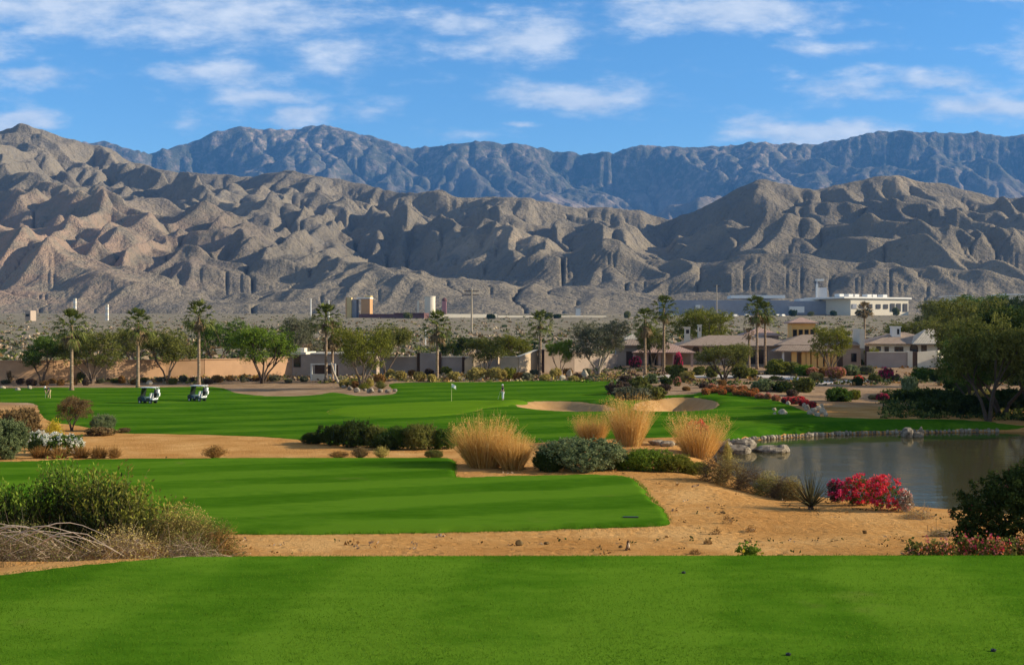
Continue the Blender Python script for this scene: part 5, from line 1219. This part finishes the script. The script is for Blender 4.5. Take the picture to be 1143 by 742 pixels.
# yucca
Ya = 28.0; p = at(905, Ya); rg = np.random.RandomState(3); n = 190
a = rg.uniform(0, 2*math.pi, n); tl = rg.uniform(0.05, 1.15, n); D = np.stack([np.sin(tl)*np.cos(a), np.sin(tl)*np.sin(a), np.cos(tl)], 1)
e = empty('yucca', p, 0)
meshobj('leaves', npmesh('leaves', *strips(np.zeros((n, 3))+[0, 0, 0.05], D, rg.uniform(0.45, 0.95, n), 0.028, rg, 0.25, 4, 0.04), mats=[LM['agave']]), e)
MB().tube([(0, 0, -.1), (0, 0, .12)], [.09, .06], 8).build('stem', m_dbark, e)
note(905, e, 'spiky brown-green yucca on the sand left of the red flowers', 'yucca')
def near_flowers(px, Y, w, h, leafcol, fcols, where, n=1800, fn=1500, fs=0.022, name='flowering_bush', what='flowering bush', bare=False, clump=26):
    p = at(px, Y); k = Y/F; Rx, H = w*k/2, (h*k if h < 300 else Zr(h, Y)-p.z); rg = np.random.RandomState(int(px)*3+1)
    L_ = [(0, 0, H*.45, Rx*.7, Rx*.6, H*.5)]+[(rg.uniform(-.6, .6)*Rx, rg.uniform(-.4, .4)*Rx, H*rg.uniform(.3, .6), Rx*.4, Rx*.4, H*.42) for _ in range(5)]
    C, K = cloud(rg, L_, n//12, 14, 0.05, 0.6); C[:, 2] = np.abs(C[:, 2])
    e = empty(name, p, 0)
    meshobj('leaves', npmesh('leaves', *leaf_quads(C, 0.022, rg, 0.55), mats=[LM[leafcol]]), e)
    C, K = cloud(rg, L_, clump*len(fcols), max(1, fn//(clump*len(fcols))), 0.045, 0.9); C[:, 2] = np.abs(C[:, 2])+0.02
    C = C+np.array([0, -0.03, 0.02])
    V, Q = leaf_quads(C, fs, rg, 0.85)
    meshobj('blossoms', npmesh('blossoms', V, Q, mats=[LM[f] for f in fcols], midx=rg.randint(0, len(fcols), len(Q))), e)
    return note(px, e, f"{what} {where}", 'flowering bush')
near_flowers(934, 29.5, 28, 26, 'purple', ['magenta'], 'small and purplish behind the yucca')
near_flowers(958, 28.8, 48, 34, 'green', ['red', 'red', 'magenta'], 'with red blossoms right of the yucca', fn=2600, clump=50)
near_flowers(988, 28.0, 50, 38, 'green', ['red', 'red', 'magenta'], 'with the densest red blossoms above the pond', fn=3000, clump=50)
near_flowers(1011, 27.6, 18, 26, 'dry', ['white', 'pink'], 'with faded pale blossoms at the right end of the red bushes', fn=300)
tangle(1025, 26.5, 40, 9, 'dry', 'straw', 'at the pond brow right of the red flowers', n=300, leafn=200, leafc='gold')
tangle(1052, 23.5, 30, 9, 'dry', 'brown', 'small, left of the big shade-dark bush', n=250, leafn=300, leafc='gold')
for i in range(15):
    px = 1022+i*13+rnd.uniform(-4, 4); near_flowers(px, 12.95+rnd.uniform(0, .3), rnd.uniform(26, 38), 602-min(6, i)+rnd.uniform(-3, 3), 'olive', rnd.choice([['orange', 'pink'], ['pink', 'orange'], ['orange', 'magenta', 'pink']]), 'in the orange and pink row beyond the near tee', n=700, fn=260, fs=0.014, what='low flowering plant')
near_flowers(833, 12.9, 46, 602, 'bright', ['yellow'], 'bright green and low at the far edge of the near tee', n=1500, fn=10, what='weed clump')
# the big bush at the right edge, leaves coloured dark to stand for shade
p = at(1165, 19.5)
def bigbush():
    rg = np.random.RandomState(77); L_ = [(0, 0, .8, 1.5, 1.1, .85), (-.75, -.2, .55, .75, .8, .6), (-1.1, -.1, .35, .5, .7, .4), (.2, 0, 1.25, .9, .9, .55), (-.4, 0, 1.05, .6, .7, .5), (.9, .1, 1.2, .9, .9, .7)]
    C, K = cloud(rg, L_, 1700, 34, 0.06, 0.6); C = C[C[:, 2] > 0.02]; return C
rg = np.random.RandomState(5); C = bigbush(); e = empty('shade_dark_bush', p, 0)
meshobj('leaves', npmesh('leaves', *leaf_quads(C, 0.026, rg, 0.5), mats=[LM['dark']]), e)
st = MB()
for i in range(16):
    a = i*0.9; st.tube([(0.15*math.cos(a), 0.15*math.sin(a), -.1), (0.6*math.cos(a), 0.4*math.sin(a), .5), (1.1*math.cos(a), .8*math.sin(a), 1.1)], [.02, .014, .006], 6)
st.build('stems', m_dbark, e)
fc = C[rg.choice(len(C), 42)]; fc = np.repeat(fc, 14, 0)+rg.normal(size=(42*14, 3))*0.025
meshobj('blossoms', npmesh('blossoms', *leaf_quads(fc, 0.016, rg, 0.8), mats=[LM['magenta']]), e)
note(1150, e, 'big bush in shade-dark leaves with a few magenta blossoms at the right edge', 'bush')
# ---- uncountable cover
def scatter(name, n, fx, size, per, mats_, spread, asp=0.6, flat=0.6):
    rg = np.random.RandomState(len(name)*37); X, Y = fx(rg, n); Z = Zt(X, Y)
    s = size*rg.uniform(0.4, 1.5, len(X))**1.5
    C = np.repeat(np.stack([X, Y, Z], 1), per, 0)+rg.normal(size=(len(X)*per, 3))*np.array([spread, spread, spread*flat])*np.repeat(s, per)[:, None]
    zb = np.repeat(Z, per); C[:, 2] = zb+np.abs(C[:, 2]-zb)
    V, Q = leaf_quads(C, 1.0, rg, asp); V = (V.reshape(-1, 4, 3)-C[:, None])*(np.repeat(s, per)*0.5)[:, None, None]+C[:, None]
    me = npmesh(name, V, Q, mats=[LM[m] for m in mats_], midx=np.repeat(rg.randint(0, len(mats_), len(X)), per))
    o = meshobj(name, me); tag(o, kind='stuff'); return o
def f_desert(rg, n):
    y = 1/(rg.uniform(1/1330, 1/208, n)); u = rg.uniform(-0.6, 0.6, n); return u*y, y
scatter('desert_scrub', 11000, f_desert, 0.85, 9, ['olive', 'grey', 'brown', 'dark', 'dry'], 0.55)
def f_bank(rg, n):
    px = rg.uniform(-100, 700, n); y = rg.uniform(167, 183, n); k = (px < 600) | (rg.rand(n) < .5)
    k &= ~((px > 240) & (px < 350) & (y < 172)); return ((px-CX)/F*y)[k], y[k]
scatter('dry_ground_cover', 1700, f_bank, 0.34, 9, ['gold', 'grey', 'purple', 'rust', 'dry', 'olive'], 0.7)
def f_gard(rg, n):
    y = rg.uniform(150, 196, n); px = rg.uniform(650, 1240, n); x = (px-CX)/F*y; k = fbm(x/9, y/9, 3, 4) > -0.02; return x[k], y[k]
scatter('garden_ground_cover', 1500, f_gard, 0.34, 9, ['olive', 'grey', 'purple', 'rust', 'dark', 'dark'], 0.7)
def f_bank2(rg, n):
    y = rg.uniform(99, 140, n); px = rg.uniform(985, 1300, n); x = (px-CX)/F*y; k = (sdf(x, y, FAIR) < -0.6) & (sdf(x, y, POND) < -1); return x[k], y[k]
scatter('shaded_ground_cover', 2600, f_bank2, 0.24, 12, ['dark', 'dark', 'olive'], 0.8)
def f_sand(rg, n):
    y = rg.uniform(13, 40, n); px = rg.uniform(180, 1080, n); x = (px-CX)/F*y
    k = (sdf(x, y, TEE1) < -0.05) & (sdf(x, y, TEE2) < -0.03) & (sdf(x, y, POND) < -1.0) & (fbm(x/1.5, y/1.5, 3, 6) > 0.05); return x[k], y[k]
scatter('sand_litter', 1500, f_sand, 0.050, 5, ['brown', 'dry', 'rust', 'dark'], 0.9)
# short tufts hanging over the lip of the second tee
def f_lip(rg, n):
    x = rg.uniform(-11, 3.5, n); y = np.full(n, 24.6); y = y+rg.uniform(-0.08, 0.10, n); return x, y
rg = np.random.RandomState(12)
i_ = np.arange(len(TEE2)); seg = [(TEE2[i], TEE2[(i+1) % len(TEE2)]) for i in i_]
Pl = []
for a_, b_ in seg:
    n_ = int(np.hypot(*(b_-a_))/0.010)
    if n_: t = rg.uniform(0, 1, n_)[:, None]; Pl.append(a_+(b_-a_)*t)
Pl = np.concatenate(Pl); Pl = Pl+rg.normal(size=Pl.shape)*0.04; Pl = Pl[np.abs(Pl[:, 0]) < 16]
Pz = Zt(Pl[:, 0], Pl[:, 1]); D = unit(len(Pl), rg)*0.6+np.array([0, -0.1, 0.8]); D /= np.linalg.norm(D, axis=1)[:, None]
m_blade = leafmat('grass_blades', [(0.05, 0.13, 0.006), (0.08, 0.175, 0.009), (0.13, 0.235, 0.016), (0.20, 0.31, 0.03)], 0.5, 0.5)
tag(meshobj('tee_edge_grass', npmesh('tee_edge_grass', *strips(np.column_stack([Pl, Pz-0.005]), D, rg.uniform(0.03, 0.10, len(Pl)), 0.012, rg, 0.3, 1), mats=[m_blade])), kind='stuff')
# blades of the near tee
n = 230000; Y_ = 1/rg.uniform(1/12.4, 1/6.6, n); X_ = rg.uniform(-0.60, 0.60, n)*Y_
k = (sdf(X_, Y_, TEE1) > -0.02); X_, Y_ = X_[k], Y_[k]
k = rg.rand(len(X_)) < 0.45+1.3*sstep(-0.12, 0.22, fbm(X_*1.4, Y_*1.4, 4, 2)); X_, Y_ = X_[k], Y_[k]
Z_ = Zt(X_, Y_)+0.018; D = unit(len(X_), rg)*0.75+np.array([0, 0, 0.7]); D /= np.linalg.norm(D, axis=1)[:, None]
tag(meshobj('grass_blades', npmesh('grass_blades', *strips(np.column_stack([X_, Y_, Z_]), D, rg.uniform(0.010, 0.028, len(X_)), 0.0042, rg, 0.3, 1), mats=[m_blade])), kind='stuff')

# ---------------------------------------------------------------- flag, carts, people, small things
p = hit(504, 448.5); e = empty('flagstick', p, 0, 'yellow flagstick with white flag on the pale putting green', 'flagstick')
MB().tube([(0, 0, -.05), (0, 0, 1.95)], [.022, .016], 10).build('pole', plain('yellow_paint', (0.62, 0.6, 0.25), 0.4), e)
fv, fq = [], []
for i in range(9):
    for j in range(6): fv.append((0.02+0.058*i, 0.05*math.sin(i*0.9+j*0.3), 1.93-0.075*j-0.012*i*i*0.35)); 
fv += [(x, y+0.008, z) for x, y, z in fv]
for o_ in (0, 54): fq += [(o_+i*6+j, o_+(i+1)*6+j, o_+(i+1)*6+j+1, o_+i*6+j+1) for i in range(8) for j in range(5)]
m_flag = plain('white_cloth', (0.82, 0.82, 0.78), 0.8, 0.03)
meshobj('flag', npmesh('flag', fv, fq, mats=[m_flag], smooth=True), e)
m_cart = plain('dark_green_paint', (0.012, 0.03, 0.022), 0.35, 0.1, spec=0.5); m_tyre = plain('rubber', (0.015, 0.015, 0.016), 0.8)
m_wpl = plain('white_plastic', (0.78, 0.78, 0.75), 0.4, 0.03)
def cart(px, row, rz, lab):
    p = hit(px, row); e = empty('golf_cart', p, R(rz), lab, 'golf cart', 'golf carts on the fairway'); e.scale = (.8, .8, .93)
    # x forward
    prof = [(-1.15, .32), (-.95, .28), (1.0, .28), (1.2, .42), (1.18, .72), (.85, .86), (.62, .80), (.55, .42), (-.05, .42), (-.10, .66), (-1.12, .70)]
    MB().prism(prof, -.56, .56).build('body', m_cart, e, bevel=.04)
    MB().prism([(-1.17, .48), (-.72, .48), (-.72, .64), (-1.17, .68)], -.60, .60).build('side_panel', m_wpl, e, bevel=.02)
    MB().box(-.62, -.12, -.52, .52, .665, .82).build('seat', m_wpl, e, bevel=.04)
    MB().prism([(-.66, .84), (-.56, .84), (-.66, 1.22), (-.76, 1.22)], -.52, .52).build('backrest', m_wpl, e, bevel=.03)
    r_ = MB().prism([(-1.2, 1.80), (.72, 1.80), (.78, 1.85), (.6, 1.90), (-1.1, 1.90), (-1.24, 1.86)], -.60, .60).build('roof', m_wpl, e, bevel=.02)
    for y in (-.52, .52):
        MB().tube([(.78, y, .80), (.52, y, 1.80)], .02, 8).build('post', m_dark, e); MB().tube([(-1.0, y, .68), (-1.0, y, 1.80)], .02, 8).build('post', m_dark, e)
        for x in (-.78, .82):
            w_ = empty('wheel', (x, y*1.06, .23), 0); w_.parent = e
            MB().tube([(0, -.09, 0), (0, .09, 0)], .23, 20).build('tyre', m_tyre, w_)
            MB().tube([(0, -.097 if y < 0 else .092, 0), (0, -.092 if y < 0 else .097, 0)], .12, 16).build('rim', m_steel, w_)
        MB().ball((1.17, y*.72, .58), .07, 10, 6).build('headlight', m_wpl, e)
    MB().prism([(.80, .82), (.83, .82), (.57, 1.78), (.54, 1.78)], -.5, .5).build('windscreen', m_glass, e)
    MB().tube([(.62+.0, .25+.17*math.cos(t*math.pi/6), .98+.17*math.sin(t*math.pi/6)) for t in range(13)], .015, 6, False).build('steering_wheel', m_dark, e)
    for y, mm, what in ((-.24, m_wpl, 'white'), (.24, m_dark, 'black')):
        M_ = Matrix.Rotation(R(rz), 4, 'Z'); q = p+M_ @ Vector((-1.02, y, .66)); b = empty('golf_bag', q, R(rz), what+' golf bag of clubs strapped on the back of the '+('left' if px < 190 else 'right')+' cart', 'golf bag')
        MB().tube([(0, 0, 0), (-.05, 0, .40), (-.12, 0, .85)], [.13, .14, .15], 14).build('body', mm, b, True)
        for j in range(5): MB().tube([(-.12, -.08+.04*j, .8), (-.15-.01*j, -.1+.05*j, 1.08+.02*j)], .007, 5).ball((-.15-.01*j, -.1+.05*j, 1.1+.02*j), .035, 8, 5).build('club', m_steel, b)
        MB().prism([(-.25, .15), (-.18, .15), (-.24, .5), (-.30, .5)], -.09, .09).build('pocket', mm, b)
    return e
cart(165, 450.5, 162, 'white-roofed dark golf cart parked on the left'); cart(220, 448, 158, 'white-roofed dark golf cart parked further right')

m_skin = plain('skin', (0.50, 0.30, 0.20), 0.6, 0.05); m_navy = plain('navy_cloth', (0.02, 0.025, 0.05), 0.9); m_wcloth = plain('white_clothing', (0.75, 0.75, 0.72), 0.9, .04)
m_tan = plain('khaki_cloth', (0.42, 0.34, 0.16), 0.9); m_hair = plain('brown_hair', (0.05, 0.03, 0.02), 0.9); m_shoe = plain('white_shoe', (0.7, 0.7, 0.68), 0.6)
def skin(name, V, E, rad, m, parent, root=0, sub=2):
    me = bpy.data.meshes.new(name); me.from_pydata([tuple(v) for v in V], E, []); me.update(); me.materials.append(m)
    o = meshobj(name, me, parent); md = o.modifiers.new('skin', 'SKIN'); md.use_smooth_shade = True
    for i, r_ in enumerate(rad): me.skin_vertices[0].data[i].radius = (r_, r_) if not isinstance(r_, tuple) else r_; me.skin_vertices[0].data[i].use_root = (i == root)
    s = o.modifiers.new('sub', 'SUBSURF'); s.levels = sub; s.render_levels = sub; return o
def person(px, row, rz, lab, J, shirt, trousers, hatm):
    """J: joint positions; x is the facing direction"""
    p = hit(px, row); e = empty('person', p, R(rz), lab, 'person')
    V = [J['pelvis'], J['belly'], J['chest'], J['neck'], J['head']]; E = [(0, 1), (1, 2), (2, 3), (3, 4)]; rad = [(.15, .11), (.135, .10), (.16, .11), .055, .062]
    V[4] = V[3].lerp(V[4], 0.5)
    for s in ('l', 'r'):
        b = len(V); V += [J['sh'+s], J['el'+s], J['wr'+s], J['ha'+s]]; E += [(2, b), (b, b+1), (b+1, b+2), (b+2, b+3)]; rad += [.06, .042, .028, (.042, .02)]
        d = (J['ha'+s]-J['wr'+s]).normalized(); sd_ = Vector((0, 1, 0)); q = b+3
        for f, (o_, ln) in enumerate(((-.030, .070), (-.011, .080), (.009, .076), (.028, .060))):
            c = len(V); V += [J['ha'+s]+sd_*o_+d*.035, J['ha'+s]+sd_*o_+d*(.035+ln*.5)+Vector((-.008, 0, -.006)), J['ha'+s]+sd_*o_*1.05+d*(.03+ln)+Vector((-.03, 0, -.01))]; E += [(q, c), (c, c+1), (c+1, c+2)]; rad += [.0095, .009, .0075]
        c = len(V); V += [J['ha'+s]+sd_*(-.04)-d*.02+Vector((.02, 0, 0)), J['ha'+s]+sd_*(-.055)+d*.03+Vector((.025, 0, 0))]; E += [(q, c), (c, c+1)]; rad += [.0105, .009]
        b = len(V); V += [J['hip'+s], J['kn'+s], J['an'+s], J['to'+s]]; E += [(0, b), (b, b+1), (b+1, b+2), (b+2, b+3)]; rad += [.088, .058, .04, (.04, .028)]
    skin('body', V, E, rad, m_skin, e)
    # head: skull, nose, eyes, mouth, ears, hair, hat
    hd = empty('head', J['head'], 0); hd.parent = e; hd.rotation_euler = (0, J.get('nod', 0.0), 0)
    h = MB().ball((0, 0, 0), .095, 18, 14, (1.05, .82, 1.25)); h.v = [(x+(0.012 if z < -.05 and x > 0 else 0), y*(1-.25*max(0, -z/.12)), z) for x, y, z in h.v]
    h.ball((.101, 0, -.012), .016, 8, 6, (1.1, .7, 1.4)).ball((0, .08, -.01), .022, 8, 6, (.7, .4, 1.2)).ball((0, -.08, -.01), .022, 8, 6, (.7, .4, 1.2))
    h.build('skull', m_skin, hd, True)
    MB().ball((.090, .030, .008), .011, 8, 6).ball((.090, -.030, .008), .011, 8, 6).build('eyes', m_dark, hd, True); MB().box(.088, .098, -.022, .022, -.055, -.048).build('mouth', m_maroon, hd)
    MB().ball((-.018, 0, .012), .100, 16, 10, (1.0, .86, 1.15)).build('hair', m_hair, hd, True)
    MB().ball((0, 0, .052), .108, 16, 10, (1.05, .9, .72)).plate([(0.08+.10*math.cos(t*math.pi/8-math.pi/2), .085*math.sin(t*math.pi/8-math.pi/2)) for t in range(9)]+[(0, .09), (0, -.09)], .045, .057).build('cap', hatm, hd, True)
    sh = [J['pelvis']+Vector((0, 0, .03)), J['belly'], J['chest'], J['neck'].lerp(J['chest'], .35)]; es = [(0, 1), (1, 2), (2, 3)]; rs = [(.165, .125), (.15, .115), (.175, .125), .075]
    for s in ('l', 'r'): b = len(sh); sh += [J['sh'+s], J['sh'+s].lerp(J['el'+s], .75)]; es += [(2, b), (b, b+1)]; rs += [.072, .062]
    skin('shirt', sh, es, rs, shirt, e)
    tr = [J['pelvis']]; et = []; rt = [(.158, .122)]
    for s in ('l', 'r'): b = len(tr); tr += [J['hip'+s], J['kn'+s], J['an'+s]+Vector((0, 0, .05))]; et += [(0, b), (b, b+1), (b+1, b+2)]; rt += [.100, .075, .062]
    skin('trousers', tr, et, rt, trousers, e)
    for s in ('l', 'r'): skin('shoe', [J['an'+s]+Vector((-.04, 0, -.045)), J['to'+s]+Vector((.01, 0, 0))], [(0, 1)], [.05, .04], m_shoe, e, sub=1)
    return e, p
Vv = Vector
J1 = dict(pelvis=Vv((0, 0, .93)), belly=Vv((.01, 0, 1.10)), chest=Vv((.02, 0, 1.32)), neck=Vv((.03, 0, 1.50)), head=Vv((.06, 0, 1.63)), shl=Vv((.02, .19, 1.42)), ell=Vv((.06, .26, 1.16)), wrl=Vv((.24, .18, .98)), hal=Vv((.31, .14, .94)),
          shr=Vv((.02, -.19, 1.42)), elr=Vv((.06, -.26, 1.16)), wrr=Vv((.24, -.14, .94)), har=Vv((.31, -.08, .89)), hipl=Vv((0, .09, .88)), knl=Vv((.03, .12, .49)), anl=Vv((0, .13, .09)), tol=Vv((.16, .15, .035)), hipr=Vv((0, -.09, .88)), knr=Vv((.05, -.10, .49)), anr=Vv((.02, -.11, .09)), tor=Vv((.18, -.13, .035)))
e, p = person(561.5, 446.5, 200, 'golfer in white cap and white trousers standing right of the flagstick', J1, m_navy, m_wcloth, m_wcloth)
cl = MB().tube([(.33, .03, 1.0), (.62, .02, .03)], .008, 6).box(.58, .68, -.03, .03, .0, .05)
c_ = cl.build('golf_club', m_steel, None, False, p); c_.rotation_euler = (0, 0, R(200)); tag(c_, 'thin golf club held by the golfer in white trousers', 'golf club')
J2 = dict(pelvis=Vv((0, 0, .86)), belly=Vv((.12, 0, 1.0)), chest=Vv((.34, 0, 1.14)), neck=Vv((.50, 0, 1.22)), head=Vv((.62, 0, 1.24)), nod=.8, shl=Vv((.38, .19, 1.18)), ell=Vv((.42, .22, .90)), wrl=Vv((.48, .10, .68)), hal=Vv((.50, .06, .61)),
          shr=Vv((.38, -.19, 1.18)), elr=Vv((.42, -.22, .90)), wrr=Vv((.47, -.08, .66)), har=Vv((.49, -.03, .57)), hipl=Vv((-.02, .09, .82)), knl=Vv((.10, .13, .47)), anl=Vv((0, .15, .09)), tol=Vv((.16, .17, .035)), hipr=Vv((-.02, -.09, .82)), knr=Vv((.10, -.13, .47)), anr=Vv((0, -.15, .09)), tor=Vv((.16, -.17, .035)))
e, p = person(55, 444.5, 250, 'golfer bent over a putt in black shirt and khaki trousers at far left', J2, m_navy, m_tan, m_wcloth)
c_ = MB().tube([(.50, .01, .66), (.62, .0, .03)], .008, 6).box(.58, .66, -.05, .05, .0, .04).build('golf_club', m_steel, None, False, p); c_.rotation_euler = (0, 0, R(250)); tag(c_, 'putter held by the bent-over golfer', 'golf club')
for px, r, w_, h, wh in ((3, 434, 6, 3, 'at the left edge behind the fairway'), (20, 436, 6, 3, 'second, behind the fairway at far left'), (33, 434.5, 5, 4, 'nearest to the bent golfer')): rock(px, r, w_, h, wh, m=m_prock, look='white')
# ground squirrel
p = at(701, 21.9); e = empty('ground_squirrel', p, R(-70), 'small cream-chested ground squirrel standing upright on the sand strip', 'squirrel')
m_fur = plain('brown_fur', (0.13, 0.075, 0.035), 0.95, .3, 30); m_crm = plain('cream_fur', (0.66, 0.52, 0.33), 0.95, .1, 30)
skin('body', [(-.01, 0, .04), (0, 0, .10), (.005, 0, .155), (.012, 0, .185), (.035, 0, .19), (.01, .025, .13), (.035, .015, .12), (.01, -.025, .13), (.035, -.015, .12), (0, .03, .03), (.03, .035, .008), (0, -.03, .03), (.03, -.035, .008), (-.04, 0, .012), (-.12, 0, .008)],
     [(0, 1), (1, 2), (2, 3), (3, 4), (2, 5), (5, 6), (2, 7), (7, 8), (0, 9), (9, 10), (0, 11), (11, 12), (0, 13), (13, 14)], [.036, .032, .02, .021, .010, .010, .006, .010, .006, .016, .008, .016, .008, .013, .016], m_fur, e)
MB().ball((.022, 0, .095), .024, 12, 8, (.8, 1.0, 2.2)).build('chest', m_crm, e, True)
for y in (-.014, .014): MB().ball((.008, y, .206), .007, 8, 5).build('ear', m_fur, e, True); MB().ball((.034, y*.9, .197), .004, 6, 5).build('eye', m_dark, e, True)
# marker plate and sprinkler heads
p = hit(704, 581.5); note(704, MB().box(-.17, .17, -.05, .05, -.02, .012).build('marker_plate', m_dark, None, False, p+Vector((0, 0, .078)), .004), 'flat dark marker plate set in the second tee near its front corner', 'marker')
for px, row, wh in ((763, 642, 'near the middle of the tee back'), (1109, 734, 'at the lower right'), (880, 738, 'at the bottom of the view')):
    p = hit(px, row); e = empty('sprinkler_head', p+Vector((0, 0, .022)), 0, 'small dark sprinkler head in the near tee grass '+wh, 'sprinkler')
    MB().tube([(0, 0, -.03), (0, 0, .012)], [.020, .018], 16).build('cap', m_dark, e); MB().tube([(0, 0, .0125), (0, 0, .017)], .006, 10).build('nozzle', m_tyre, e)
# dry weeds and clods on the knoll
for px, Y, w_, h in ((800, 24.5, 12, 8), (812, 25.5, 12, 11), (790, 23.0, 10, 6), (838, 24.8, 14, 8), (776, 21.5, 14, 6), (871, 21.0, 10, 5)):
    tangle(px, Y, w_, h, 'brown', 'dry', 'on the bare sand knoll', n=70, L=(.04, .14), leafn=160, leafc='rust', wd=0.005, name='dry_weed', what='weed')
for px, Y, w_, h in ((965, 24.0, 5, 4), (1028, 22.0, 5, 3), (693, 22.3, 5, 3), (580, 22.6, 9, 6), (610, 22.8, 6, 3)): rock(px, 0, w_, h, 'on the bare sand', Y=Y, m=LM['brown'], name='clod', look='small brown', cat='clod', group='sand clods')
for i, (px, Y) in enumerate(((548, 1000), (600, 1010), (612, 1010), (622, 1020), (455, 1020), (885, 1180), (770, 1150), (783, 1150), (930, 1200), (958, 1220), (968, 1220), (1000, 1225), (1035, 1200), (1050, 1200), (905, 1180), (700, 1050))):
    shrub(px, 0, rnd.uniform(8, 14), rnd.uniform(5, 9), 'dome', rnd.choice(['dark', 'olive']), 'far off on the desert below the hills', Y=Y, group='distant desert bushes')
# ---------------------------------------------------------------- labels: tell look-alikes apart by their order from the left
ORD = ['leftmost', 'second from left', 'third from left', 'fourth from left', 'fifth from left', 'sixth from left', 'seventh from left', 'eighth from left', 'ninth from left', 'tenth from left', 'eleventh from left', 'twelfth from left']
NUM = 'two three four five six seven eight nine ten eleven twelve thirteen fourteen fifteen sixteen seventeen eighteen nineteen twenty'.split()
by = {}
for px, o in PLANTS: by.setdefault(o['label'], []).append((px, o))
for lab, L in by.items():
    if len(L) == 1: continue
    L.sort(key=lambda t: t[0])
    n = len(L)
    if n > 12:
        if not L[0][1].get('group'):
            for px, o in L: o['group'] = lab
        continue
    for i, (px, o) in enumerate(L):
        last = i == n-1
        o['label'] = lab+', '+('rightmost' if last else ORD[i])
for o in bpy.data.objects:
    if len(str(o.get('label','')).split()) > 16: print('LONG', len(o['label'].split()), o['label'])
bpy.context.view_layer.update()
